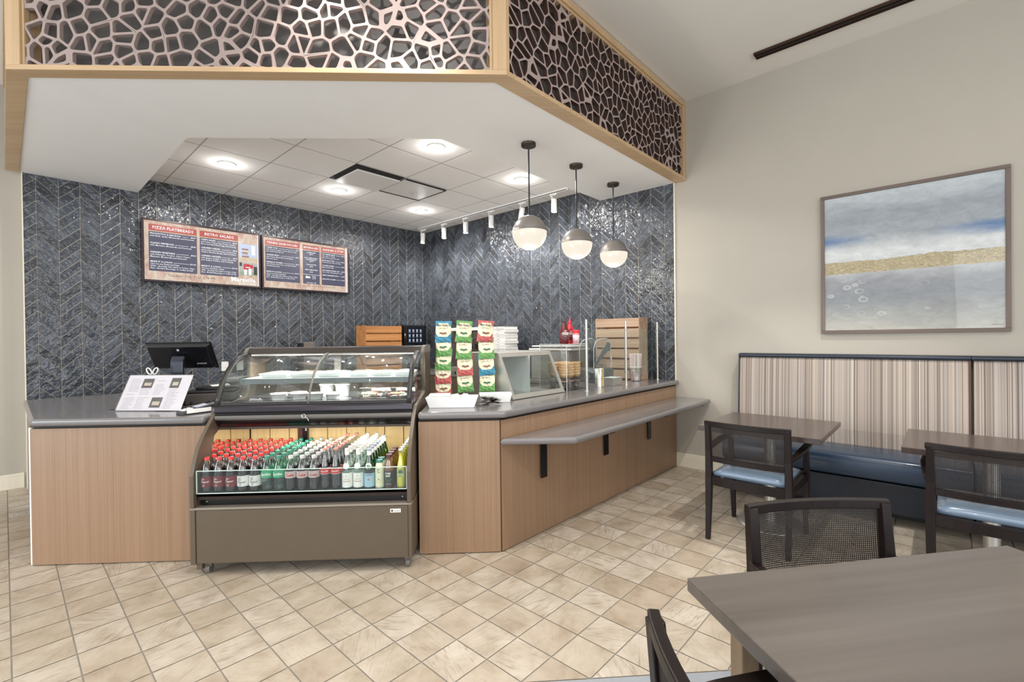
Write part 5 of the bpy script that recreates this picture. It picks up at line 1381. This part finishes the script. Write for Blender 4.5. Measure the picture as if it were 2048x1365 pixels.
mb = MB(); mb.box(.006, Ls-.006, .03, dd-.04, .002, .02); mb.build('well', M_steel, st)
mb = MB(); mb.cyl((.06, .10, .05), (.30, dd-.06, z1-.03), .006, 8); mb.build('gas_strut', M_chrome, st)
mb = MB(); mb.box(.35, .352, .12, dd-.05, .02, z1-.02); mb.build('inner_divider', mat('frosted_blue', (206, 211, 214), .3), st)

# sneeze guard
sg = thing('sneeze_guard', 'clear glass sneeze guard on three slim steel posts along the counter', 'sneeze guard', UV(3.44, 2.285, CTZ), A45)
for k, u in enumerate((0, .69, 1.375)):
    y0 = .0
    mb = MB(); mb.cyl((u, y0, .0), (u, y0, .625), .0105, 14); mb.cyl((u, y0, .0), (u, y0, .008), .02, 16); mb.build('post', M_steel, sg)
    mb = MB(); mb.cyl((u+.022, y0+.02, .13 if k else 0), (u+.022, y0+.02, .55), .007, 10); mb.build('rear_tube', M_steel, sg)
    for z in (.125, .54):
        mb = MB(); mb.cyl((u-.025, y0, z), (u+.03, y0, z), .006, 8); mb.build('clamp', M_chrome, sg)
for u0_, u1_ in ((.025, .665), (.715, 1.352)):
    mb = MB(); mb.box(u0_, u1_, -.003, .003, .085, .545); mb.build('glass_panel', M_glass, sg)

# clear box with cups
ab = thing('acrylic_bin', 'clear acrylic bin of stacked tan bowls beside the steel post', 'bin', UV(3.33, 2.42, CTZ), A45)
w, d, h = .33, .30, .405
for x0, x1, y0, y1, nm_ in ((0, w, 0, .005, 'front_wall'), (0, w, d-.005, d, 'rear_wall'), (0, .005, .0055, d-.0055, 'side_wall'), (w-.005, w, .0055, d-.0055, 'side_wall')):
    mb = MB(); mb.box(x0, x1, y0, y1, 0, h); mb.build(nm_, M_acryl, ab)
mb = MB(); mb.box(.006, w-.006, .006, d-.006, .0, .005); mb.build('floor', M_acryl, ab)
mb = MB(); mb.box(-.003, w+.003, -.003, d+.003, h+.0005, h+.0055); mb.build('lid', M_acryl, ab)
mb = MB()
for x, y in ((0, 0), (w, 0), (0, d), (w, d)): mb.box(x-.002, x+.002, y-.002, y+.002, 0, h+.005)
for a, b_ in (((0, 0), (w, 0)), ((0, 0), (0, d)), ((w, 0), (w, d))): mb.box(min(a[0], b_[0])-.002, max(a[0], b_[0])+.002, min(a[1], b_[1])-.002, max(a[1], b_[1])+.002, h+.003, h+.007)
mb.build('bright_edges', mat('acrylic_edge', (222, 232, 234), .25), ab)
mb = MB(); mb.box(.03, w-.03, .04, d-.04, .10, .104); mb.build('inner_shelf', M_acryl, ab)
M_wf = mat('waffle_tan', (226, 190, 140), .55, var=.10, vscale=60, bump=.3)
bw0 = None
for i in range(3):
    for j in range(2):
        for k in range(5):
            loc = UV(3.33+.07+i*.095, 2.42+.085+j*.12, CTZ+.1045+k*.024)
            lb = 'tan waffle bowl in the clear bin, %s %s stack, layer %s from bottom' % (('front', 'rear')[j], ('left', 'middle', 'right')[i], ('one', 'two', 'three', 'four', 'five')[k])
            if bw0 is None:
                mb = MB(); vs = []; n_ = 24
                for q, (r_, z_) in enumerate(((.026, .002), (.038, .02), (.046, .042), (.043, .042), (.034, .02), (.022, .006))):
                    for m_ in range(n_):
                        rr = r_*(1+.06*math.cos(6*2*PI*m_/n_)*(z_/.042)); vs.append((rr*math.cos(2*PI*m_/n_), rr*math.sin(2*PI*m_/n_), z_))
                fs = [(q*n_+m_, q*n_+(m_+1) % n_, (q+1)*n_+(m_+1) % n_, (q+1)*n_+m_) for q in range(5) for m_ in range(n_)]
                mb.add(vs, fs+[tuple(range(n_))[::-1], tuple(range(5*n_, 6*n_))], smooth=True); bw0 = mb.build('waffle_bowl', M_wf, None, loc); tag(bw0, lb, 'bowl', 'waffle bowls in the clear bin'); KIDS[bw0] = []
            else: dup(bw0, loc, random.uniform(0, 1), lb, 'waffle bowls in the clear bin')
for i in range(3):
    for j in range(2):
        loc = UV(3.33+.07+i*.095, 2.42+.085+j*.12, CTZ+.0055)
        if i == j == 0:
            sc0 = thing('sundae_cup', 'small clear cup under the shelf of the clear bin, front row left', 'cup', loc, 0, 'small cups in the clear bin')
            mb = MB(); mb.lathe([(.024, 0), (.036, .07), (.034, .07), (.022, .003), (.0001, .003)], 16, cap=False); mb.build('wall', M_acryl, sc0)
            mb = MB(); mb.lathe([(.0362, .066), (.0375, .070), (.0365, .0735)], 16, cap=False); mb.build('rim', mat('cup_rim_pink', (206, 176, 168), .4), sc0); learn(sc0)
        else: dup(sc0, loc, None, 'small clear cup under the shelf of the clear bin, %s row %s' % (('front', 'rear')[j], ('left', 'middle', 'right')[i]))
TOPZ = CTZ+h+.006
def syrup(loc, label, c):
    t = thing('syrup_bottle', label, 'bottle', loc, A45-.6)
    mb = MB(); prof = [(.030, 0), (.040, .008), (.044, .05), (.043, .10), (.034, .145), (.018, .175), (.014, .19)]
    mb.M = Matrix.Diagonal((1, .6, 1, 1)); mb.lathe(prof, 24); mb.build('body', mat('syrup_'+c, {'brown': (96, 16, 22), 'red': (204, 30, 50)}[c], .15, coat=.5), t)
    mb = MB(); mb.lathe([(.015, .188), (.015, .205), (.008, .215), (.005, .235), (.0001, .237)], 16, cap=False); mb.build('cap', mat('syrup_cap_'+c, {'brown': (60, 22, 24), 'red': (206, 36, 56)}[c], .35), t)
    fnf = lambda x, z: (x, -.0268+.22*(x*x)*3, z)
    mb = MB(); mb.add([fnf(.032*math.cos(q*PI/10), .085+.052*math.sin(q*PI/10)) for q in range(20)], [tuple(range(20))], 0)
    f2 = lambda x, z: (x, -.0276+.22*(x*x)*3, z)
    mb.add([f2(x_, z_) for x_, z_ in ((-.028, .082), (.028, .082), (.028, .104), (-.028, .104))], [(0, 1, 2, 3)], 1)
    f3 = lambda x, z: (x, -.0282+.22*(x*x)*3, z)
    put_text(mb, "HERSHEY'S", -.025, .087, .013, f3, 2, wid=.05, bold=.03, res=1)
    put_text(mb, 'SYRUP', -.014, .064, .010, f3, 3, wid=.028, bold=.03, res=1)
    mb.add([f2(.014*math.cos(q*PI/6), .117+.008*math.sin(q*PI/6)) for q in range(12)], [tuple(range(12))], 3)
    mb.build('label', [mat('label_brown', (74, 18, 20), .3), mat('label_silver', (222, 218, 214), .3), mat('label_ink', (60, 20, 20), .4), mat('label_pink', (222, 130, 130), .3)], t, fixn=False)
syrup(UV(3.427, 2.512, TOPZ), 'brown chocolate syrup bottle with oval label standing on the clear bin', 'brown')
syrup(UV(3.56, 2.545, TOPZ), 'red syrup bottle half hidden behind the brown one', 'red')
t = thing('sprinkle_jar', 'clear jar of red and white candy with a red lid on the bin', 'jar', UV(3.535, 2.46, TOPZ), A45-.6)
mb = MB(); mb.lathe([(.028, 0), (.030, .004), (.030, .095), (.027, .10)], 20); mb.build('jar', mat('candy_mix', (214, 150, 150), .3, var=.5, vscale=160), t)
mb = MB(); mb.lathe([(.0302, .012), (.0306, .012), (.0306, .08), (.0302, .08)], 20, cap=False); mb.build('label_wrap', mat('candy_label', (226, 200, 204), .4, var=.25, vscale=90), t)
mb = MB(); mb.lathe([(.0315, .098), (.0315, .124), (.029, .127), (.0001, .127)], 20, cap=False); mb.build('lid', mat('jar_red_lid', (208, 40, 60), .35), t)

# ice shaver with clear hood
t = thing('blender_station', 'grey machine under a clear hood with a dark hinged arm', 'machine', UV(4.18, 2.57, CTZ), A45-.35)
mb = MB(); mb.add([(-.13, 0, 0), (.13, 0, 0), (.13, .26, 0), (-.13, .26, 0), (-.13, 0, .10), (.13, .0, .145), (.13, .26, .145), (-.13, .26, .145), (-.09, 0, .145), (-.09, .26, .145)],
    [(0, 3, 2, 1), (0, 1, 5, 8, 4), (1, 2, 6, 5), (2, 3, 7, 9, 6), (3, 0, 4, 7), (4, 8, 9, 7), (8, 5, 6, 9)]); mb.build('base', mat('machine_slate', (84, 88, 90), .35), t, bevel=.004)
hood = [(-.12, .148), (-.118, .36), (-.095, .42), (-.04, .45), (.05, .455), (.10, .43), (.10, .148)]
mb = MB(); n_ = len(hood); vs = [(x, .01, z) for x, z in hood]+[(x, .25, z) for x, z in hood]
mb.add(vs, [(i, i+1, n_+i+1, n_+i) for i in range(n_-1)] + [tuple(range(n_))[::-1], tuple(range(n_, 2*n_))], smooth=False); mb.build('hood', M_acryl, t)
mb = MB(); mb.M = Matrix.Rotation(PI/2, 4, 'X'); mb.prism([(-.115, .17), (-.105, .16), (.07, .33), (.09, .32), (.105, .40), (.06, .415), (-.05, .27)], -.02, -.0085+.0); mb.build('hinged_arm', mat('arm_grey', (92, 94, 96), .4), t)
mb = MB(); mb.tube([(x, .008, z) for x, z in hood], .003, 6); mb.tube([(x, .252, z) for x, z in hood], .003, 6); mb.build('hood_edge_glint', mat('hood_edge_glint', (220, 226, 228), .3), t)  # pale tubes stand in for edge glints on the clear hood
for k, (x, z, r_) in enumerate(((.0, .17, .02), (.05, .19, .028), (.075, .165, .016))):
    mb = MB(); mb.cyl((x, .05, z), (x, .12, z), r_, 16); mb.build('roller', M_acryl, t)
mb = MB(); mb.cyl((.10, -.004, .17), (.10, -.004, .27), .004, 8); mb.cyl((.085, -.004, .22), (.115, -.004, .22), .004, 8); mb.build('latch', M_chrome, t)
# cup and pan
t = thing('steel_tumbler', 'steel tumbler with a tan sleeve beside the metal pan', 'cup', (1.0, 4.37, CTZ))
mb = MB(); mb.lathe([(.040, 0), (.044, .172), (.041, .172), (.037, .004), (.0001, .004)], 24, cap=False); mb.build('cup', M_steel, t)
mb = MB(); mb.lathe([(.0001, 0), (.040, .0)], 20, cap=False); mb.build('base', M_steel, t)
mb = MB(); band(mb, .0446, .01, .168, 8, 0, -PI/2+.35, -PI/2+1.1); mb.build('sleeve', mat('sleeve_tan', (206, 170, 120), .5), t)
t = thing('steel_pan', 'small rectangular steel pan behind the tumbler', 'pan', (1.162, 4.515, CTZ), A45)
mb = MB(); w, d, h_ = .17, .13, .075
o_ = [(-w/2, -d/2), (w/2, -d/2), (w/2, d/2), (-w/2, d/2)]; i_ = [(p*.88, q*.86) for p, q in o_]
vs = [(*p, 0) for p in i_]+[(*p, h_) for p in o_]+[(p*1.08, q*1.08, h_+.002) for p, q in o_]+[(p*.96, q*.96, h_) for p, q in o_]+[(p*.85, q*.83, .004) for p, q in o_]
fs = [(3, 2, 1, 0), (16, 17, 18, 19)]
for k in range(4):
    j = (k+1) % 4; fs += [(a*4+k, a*4+j, a*4+4+j, a*4+4+k) for a in range(4)]
mb.add(vs, fs); mb.build('pan', M_steel, t, bevel=.002)
mb = MB(); mb.box(-w*.46, w*.46, -d*.45, d*.45, h_-.001, h_+.0015); mb.build('contents', mat('pan_milk', (214, 222, 220), .3), t)
# straws
t = thing('straw_cup', 'clear cup packed with pale pink striped straws', 'cup', (1.505, 4.885, CTZ))
mb = MB(); mb.lathe([(.052, 0), (.066, .15), (.064, .15), (.050, .004), (.0001, .004)], 24, cap=False); mb.build('cup', M_pet, t)
mb = MB(); mb.lathe([(.0660, .146), (.068, .150), (.066, .154)], 24, cap=False); mb.build('rim', M_white, t)
M_str = [mat('straw_white', (240, 230, 226), .5), mat('straw_pink', (232, 200, 200), .5)]
s0 = {}
rnd = random.Random(4)
for k in range(84):
    a = rnd.uniform(0, 2*PI); r_ = .044*math.sqrt(rnd.random()); bx, by = r_*math.cos(a), r_*math.sin(a); tl = .012+.012*rnd.random()
    c_ = k % 2
    if c_ not in s0:
        mb = MB(); mb.cyl((0, 0, 0), (0, 0, .285), .0040, 8); o = mb.build('paper_straw', M_str[c_]); s0[c_] = o; KIDS[o] = []
    else: o = dup(s0[c_], (0, 0, 0))
    o.location = (1.505+bx, 4.885+by, CTZ+.006); tag(o, ('white', 'pink')[c_]+' paper straw among the many in the clear cup', 'straw', ('white', 'pink')[c_]+' straws in the cup')
    q = Vector((bx*.42+rnd.uniform(-.004, .004), by*.42, .285)).to_track_quat('Z', 'Y'); o.rotation_euler = q.to_euler()

# ================================================================== DINING SIDE
# framed abstract painting
pt_ = thing('framed_painting', 'large grey blue abstract landscape painting in a slim brown frame', 'painting', UV(4.899, -.362, 1.402), A45)
Wp, Hp = 1.147, 1.195
mb = MB(); fb = .028
def PB(y0, y1, z0, z1, nm):
    mb = MB(); mb.box(-.032, -.001, y0, y1, z0, z1); mb.build(nm, wood('frame_brown_'+nm, (92, 78, 70), (124, 108, 98), 'Y' if nm == 'rail' else 'Z', .45, 60), pt_, bevel=.002)
PB(0, Wp, 0, fb, 'rail'); PB(0, Wp, Hp-fb, Hp, 'rail'); PB(0, fb, fb, Hp-fb, 'stile'); PB(Wp-fb, Wp, fb, Hp-fb, 'stile')
n = NT('painting_canvas'); c = n.n('ShaderNodeTexCoord'); s3 = n.n('ShaderNodeSeparateXYZ'); n.l(c.outputs['Object'], s3.inputs[0])
yy, zz = s3.outputs[1], s3.outputs[2]
mpg = n.n('ShaderNodeMapping'); mpg.inputs['Scale'].default_value = (1, 1, 2.2); n.l(c.outputs['Object'], mpg.inputs[0])
w1 = n.noise(mpg.outputs[0], 3.2, 5, .6, .6); w2 = n.noise(mpg.outputs[0], 9, 5, .65, .8); w3 = n.noise(mpg.outputs[0], 34, 4, .7, .5)
h = n.math('ADD', n.math('DIVIDE', zz, Hp), n.math('MULTIPLY', n.math('SUBTRACT', w1, .5), .13))
sky = n.ramp(h, [(.0, lin((188, 184, 172))), (.10, lin((170, 170, 164))), (.25, lin((140, 144, 148))), (.36, lin((150, 152, 156))), (.47, lin((205, 208, 208))), (.56, lin((222, 224, 224))), (.68, lin((160, 166, 172))), (.82, lin((150, 156, 164))), (.95, lin((182, 190, 194)))])
tex = n.ramp(w2, [(.3, lin((225, 225, 225))), (.7, (1, 1, 1, 1))])
a1 = n.mix(1.0, sky, tex, 'MULTIPLY')
# blue streak, stronger towards both edges
hb = n.math('ABSOLUTE', n.math('SUBTRACT', n.math('SUBTRACT', n.math('DIVIDE', zz, Hp), n.math('MULTIPLY', n.math('SUBTRACT', w1, .5), .10)), .655))
eb = n.math('ABSOLUTE', n.math('SUBTRACT', n.math('DIVIDE', yy, Wp), .52))
mk = n.math('MULTIPLY', n.ramp(hb, [(.0, (1, 1, 1, 1)), (.045, (0, 0, 0, 1))]), n.ramp(eb, [(.12, (0, 0, 0, 1)), (.42, (1, 1, 1, 1))]))
a2 = n.mix(n.math('MULTIPLY', mk, .85), a1, lin((62, 108, 158)))
# golden band
hg = n.math('DIVIDE', n.math('SUBTRACT', zz, n.math('MULTIPLY', n.math('SUBTRACT', w3, .5), .022)), Hp)
gm = n.math('MULTIPLY', n.math('GREATER_THAN', hg, .425), n.math('LESS_THAN', hg, n.math('ADD', .515, n.math('MULTIPLY', n.math('SUBTRACT', w1, .5), .05))))
gold = n.ramp(n.noise(mpg.outputs[0], 40, 4, .8, 1), [(.3, lin((126, 116, 84))), (.5, lin((168, 152, 116))), (.7, lin((206, 194, 160)))])
a3 = n.mix(gm, a2, gold)
# pale rings in the lower half
vo = n.n('ShaderNodeTexVoronoi'); vo.inputs['Scale'].default_value = 9; vo.inputs['Randomness'].default_value = 1; n.l(n.coord('Object', (1, 1, 1.5)), vo.inputs['Vector'])
ring = n.ramp(vo.outputs[0], [(.16, (0, 0, 0, 1)), (.22, (.45, .45, .45, 1)), (.28, (.4, .4, .4, 1)), (.33, (0, 0, 0, 1))])
rm = n.math('MULTIPLY', n.math('MULTIPLY', ring, n.ramp(n.math('DIVIDE', zz, Hp), [(.08, (0, 0, 0, 1)), (.15, (1, 1, 1, 1)), (.36, (1, 1, 1, 1)), (.41, (0, 0, 0, 1))])), n.ramp(n.noise(mpg.outputs[0], 2.4, 1), [(.45, (0, 0, 0, 1)), (.6, (1, 1, 1, 1))]))
n.l(n.mix(rm, a3, lin((208, 210, 210))), n.b.inputs['Base Color']); n.b.inputs['Roughness'].default_value = .5; n.b.inputs['Coat Weight'].default_value = .8; n.b.inputs['Coat Roughness'].default_value = .02
mb = MB(); mb.box(-.022, -.003, fb, Wp-fb, fb, Hp-fb, 0)
mb.tube([(-.0225, .10, .05), (-.0225, .085, .056), (-.0225, .075, .05), (-.0225, .06, .055), (-.0225, .045, .052), (-.0225, .038, .055)], .0012, 4, 1)
mb.build('canvas', [n.m, M_bplast], pt_)

# banquette
n = NT('striped_fabric'); c = n.n('ShaderNodeTexCoord'); s3 = n.n('ShaderNodeSeparateXYZ'); n.l(c.outputs['Object'], s3.inputs[0])
yy = s3.outputs[1]
def stripe(freq, seed):
    w = n.n('ShaderNodeTexWhiteNoise', noise_dimensions='1D'); n.l(n.math('ADD', n.math('FLOOR', n.math('MULTIPLY', yy, freq)), seed), w.inputs['W']); return w.outputs[0]
f = n.math('ADD', n.math('MULTIPLY', stripe(210, 3), .55), n.math('ADD', n.math('MULTIPLY', stripe(90, 7), .3), n.math('MULTIPLY', stripe(30, 11), .15)))
col = n.ramp(f, [(.15, lin((100, 88, 84))), (.30, lin((146, 132, 122))), (.45, lin((172, 158, 146))), (.58, lin((188, 174, 158))), (.72, lin((152, 146, 144))), (.88, lin((214, 206, 194)))])
n.l(col, n.b.inputs['Base Color']); n.b.inputs['Roughness'].default_value = .8; n.b.inputs['Sheen Weight'].default_value = .2
n.bump(n.noise(n.coord('Object', (1, 1, 1)), 400, 2), .15, .002); M_stripe = n.m
M_trimn = mat('trim_navy_vinyl', (30, 40, 54), .35, coat=.1)
def banq(v0, v1, label, lend=False):
    t = thing('banquette', label, 'bench', UV(4.899, v0, 0), A45, None)
    Lb = v1-v0
    # seat cushion profile in (x,z); x negative = into the room
    seat = [(-.10, .315), (-.56, .315), (-.59, .33), (-.60, .36), (-.60, .445), (-.585, .475), (-.55, .49), (-.11, .475)]
    def yprism(mb, prof, y0, y1, smooth=True):
        n_ = len(prof); vs = [(x, y0, z) for x, z in prof]+[(x, y1, z) for x, z in prof]
        mb.add(vs, [tuple(range(n_)), tuple(reversed(range(n_, 2*n_)))], None, False); mb.add(vs, [(i, (i+1) % n_, n_+(i+1) % n_, n_+i) for i in range(n_)], None, smooth)
    mb = MB(); yprism(mb, seat, .004, Lb-.004); mb.build('seat_cushion', M_navy, t, bevel=.008, seg=3)
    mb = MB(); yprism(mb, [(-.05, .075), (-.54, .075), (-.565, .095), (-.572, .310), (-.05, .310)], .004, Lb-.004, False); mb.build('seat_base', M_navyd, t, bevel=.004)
    mb = MB(); mb.box(-.34, -.05, .01, Lb-.01, 0, .074); mb.build('toe_kick', M_dark, t)
    back = [(-.02, .46), (-.125, .46), (-.135, .60), (-.12, .9), (-.10, 1.165), (-.085, 1.19), (-.02, 1.195)]
    mb = MB(); yprism(mb, back, .012, Lb-.012, False); mb.build('backrest', M_stripe, t, bevel=.012, seg=3)
    mb = MB(); yprism(mb, [(-.001, 1.197), (-.10, 1.190), (-.112, 1.200), (-.112, 1.214), (-.10, 1.224), (-.001, 1.226)], .0, Lb, False); mb.build('top_trim', M_trimn, t, bevel=.004, seg=2)
    for y0 in ([Lb-.011] if lend else [])+[.0]:
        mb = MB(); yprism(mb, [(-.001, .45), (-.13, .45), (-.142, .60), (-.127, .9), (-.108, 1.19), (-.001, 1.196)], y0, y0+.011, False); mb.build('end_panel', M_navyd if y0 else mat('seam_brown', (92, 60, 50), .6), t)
    return t
banq(-.150, 1.447, 'striped banquette section with navy seat, left of the seam', True)
banq(-1.75, -.154, 'striped banquette section with navy seat, running off the right edge')

# cafe tables
def table(name_label, loc, rz, w, d, m, legs='pedestal', z=.755):
    t = thing('cafe_table', name_label, 'table', loc, rz)
    mb = MB(); mb.box(-w/2, w/2, -d/2, d/2, z-.036, z); mb.build('tabletop', m, t, bevel=.003)
    if legs == 'legs':
        for sx in (-1, 1):
            for sy in (-1, 1):
                mb = MB(); mb.box(sx*(w/2-.10)-.024, sx*(w/2-.10)+.024, sy*(d/2-.10)-.024, sy*(d/2-.10)+.024, 0, z-.0365); mb.build('leg', M_tleg, t, bevel=.003)
    for (cx, cy) in ([(0, 0)] if legs == 'pedestal' else []):
        mb = MB(); mb.cyl((cx, cy, .02), (cx, cy, z-.06), .038, 20); mb.build('column', M_steel, t)
        mb = MB(); mb.lathe([(.0001, .028), (.06, .026), (.20, .016), (.235, .008), (.235, 0)], 40, (cx, cy, 0), cap=False); mb.build('base_plate', M_steel, t)
        mb = MB(); mb.box(cx-.20, cx+.20, cy-.03, cy+.03, z-.058, z-.0365); mb.box(cx-.03, cx+.03, cy-.2, cy+.2, z-.058, z-.0365); mb.build('spider', M_black, t)
    return t
M_tleg = wood('table_leg_wood', (120, 98, 74), (150, 126, 98), 'Z', .4, 60)
M_tabd = wood('table_wood_dark', (50, 38, 34), (76, 60, 54), 'X', .28, 60, .4, .5)
table('dark wood cafe table beside the customer ledge, in front of the banquette', UV(3.84, .946), A45, .785, .765, M_tabd, z=.74)
table('dark wood cafe table in front of the banquette seam, at the right edge', UV(3.87, -.205), A45, .70, .77, M_tabd, z=.74)
# near table, turned slightly
M_tabn = wood('near_table_wood', (82, 74, 68), (104, 96, 90), 'X', .30, 40, .35, .4)
ang = math.radians(6.9)
Wn, Dn = 1.068, 1.10
c0 = Vector((.521, 1.250))
cN = c0 + Vector((math.cos(ang), math.sin(ang)))*Wn/2 + Vector((math.sin(ang), -math.cos(ang)))*Dn/2
table('large grey brown table nearest the camera in the bottom right corner', (cN.x, cN.y, 0), ang, Wn, Dn, M_tabn, 'legs', .74)

# chairs: local x across, y forward (the way a sitter faces)
def chair():
    t = thing('dining_chair', '', 'chair')
    w = .265; H = .812
    bow = lambda x: -.035*(1-(x/.25)**2)
    def bk(x, z): return -.235 + bow(x)*min(1, max(0, (z-.40)/.2)) - .02*max(0, (z-.5))/.3
    for sx in (-1, 1):
        mb = MB(); mb.sweep([(sx*.243, -.265, 0), (sx*.243, -.245, .22), (sx*.243, -.235, .42), (sx*.243, -.238, .60), (sx*.243, -.256, .80)], [.028, .036, .042, .038, .032], [.03, .036, .042, .038, .034]); mb.build('rear_leg', M_esp, t, bevel=.003)
        mb = MB(); mb.sweep([(sx*.238, .262, 0), (sx*.243, .255, .25), (sx*.245, .25, .42), (sx*.250, .235, .615)], [.026, .034, .038, .030], [.028, .036, .042, .034]); mb.build('front_leg', M_esp, t, bevel=.003)
        mb = MB(); mb.sweep([(sx*.250, -.235, .612), (sx*.262, -.10, .622), (sx*.268, .08, .634), (sx*.262, .27, .640)], [.030, .040, .048, .044], .022); mb.build('armrest', M_esp, t, bevel=.004)
        mb = MB(); mb.box(sx*.243-.012, sx*.243+.012, -.215, .235, .375, .432); mb.build('side_rail', M_esp, t, bevel=.002)
    mb = MB(); mb.box(-.222, .222, .238, .262, .375, .432); mb.build('front_rail', M_esp, t, bevel=.002)
    mb = MB(); mb.sweep([(x, -.232+bow(x)*.8, .402) for x in (-.224, -.15, -.075, 0, .075, .15, .224)], .024, .058); mb.build('seat_rail', M_esp, t, bevel=.002)
    N = 13; xs = [-.262+.524*i/(N-1) for i in range(N)]
    mb = MB(); mb.sweep([(x, -.252+bow(x*.95), .795) for x in xs], .026, .034); mb.build('top_rail', M_esp, t, bevel=.004)
    mb = MB(); mb.sweep([(x*.85, bk(x*.85, .55), .552) for x in xs], .022, .034); mb.build('back_rail', M_esp, t, bevel=.003)
    # woven mesh: thin strips
    mb = MB(); nx, nz = 70, 32; z0, z1_ = .566, .782; x0, x1 = -.228, .228
    def PP(x, z, d=0): return (x, bk(x, z)+d, z)
    for i in range(nx+1):
        x = x0+(x1-x0)*i/nx; hw = .0014; d = .0006
        for k in range(3):
            za, zb = z0+(z1_-z0)*k/3, z0+(z1_-z0)*(k+1)/3
            mb.add([PP(x-hw, za, -.001), PP(x+hw, za, -.001), PP(x+hw, zb, -.001), PP(x-hw, zb, -.001), PP(x-hw, za, .0006), PP(x+hw, za, .0006), PP(x+hw, zb, .0006), PP(x-hw, zb, .0006)], [(0, 1, 2, 3), (7, 6, 5, 4), (0, 3, 7, 4), (1, 5, 6, 2)])
    for j in range(nz+1):
        z = z0+(z1_-z0)*j/nz; hw = .0014
        for k in range(8):
            xa, xb = x0+(x1-x0)*k/8, x0+(x1-x0)*(k+1)/8
            mb.add([PP(xa, z-hw, -.0006), PP(xb, z-hw, -.0006), PP(xb, z+hw, -.0006), PP(xa, z+hw, -.0006), PP(xa, z-hw, .001), PP(xb, z-hw, .001), PP(xb, z+hw, .001), PP(xa, z+hw, .001)], [(0, 1, 2, 3), (7, 6, 5, 4), (3, 2, 6, 7), (0, 4, 5, 1)])
    mb.build('woven_back', mat('cane_black_brown', (36, 28, 24), .5), t, fixn=False)
    mb = MB(); xs2 = [-.216+.432*i/8 for i in range(9)]; ys2 = [-.225+.455*i/8 for i in range(9)]
    def top_(x, y): 
        e_ = (1-(x/.235)**6)*(1-(y/.25)**6); return .438+.042*max(0, e_)**.5
    vs = [(x, y, top_(x, y)) for x in xs2 for y in ys2]+[(x, y, .434) for x in xs2 for y in ys2]; q = 81
    fs = [(i*9+j, (i+1)*9+j, (i+1)*9+j+1, i*9+j+1) for i in range(8) for j in range(8)]
    fs += [(q+i*9+j+1, q+(i+1)*9+j+1, q+(i+1)*9+j, q+i*9+j) for i in range(8) for j in range(8)]
    for i in range(8):
        fs += [(i*9, q+i*9, q+(i+1)*9, (i+1)*9), (i*9+8, (i+1)*9+8, q+(i+1)*9+8, q+i*9+8), (i, i+1, q+i+1, q+i), (72+i, q+72+i, q+73+i, 73+i)]
    mb.add(vs, fs, smooth=True); mb.build('seat_pad', M_seat, t)
    return t
M_seat = mat('pale_blue_vinyl', (122, 140, 160), .28, var=.03, coat=.2)
ch = chair(); learn(ch)
# chair facing: local +y rotated by rz
ch.location = UV(3.53, .950); ch.rotation_euler = (0, 0, A45-PI/2)
ch['label'] = 'dark cane back armchair pushed in at the table by the customer ledge'
dup(ch, UV(3.60, -.190), A45-PI/2, 'dark cane back armchair with pale seat at the right edge of the photo')
dup(ch, (1.14, 1.335, 0), PI+math.radians(2), 'dark cane back armchair on the far side of the big near table')
dup(ch, (.605, .745, 0), -PI/2+math.radians(3), 'dark armchair at the bottom edge, left of the big near table')
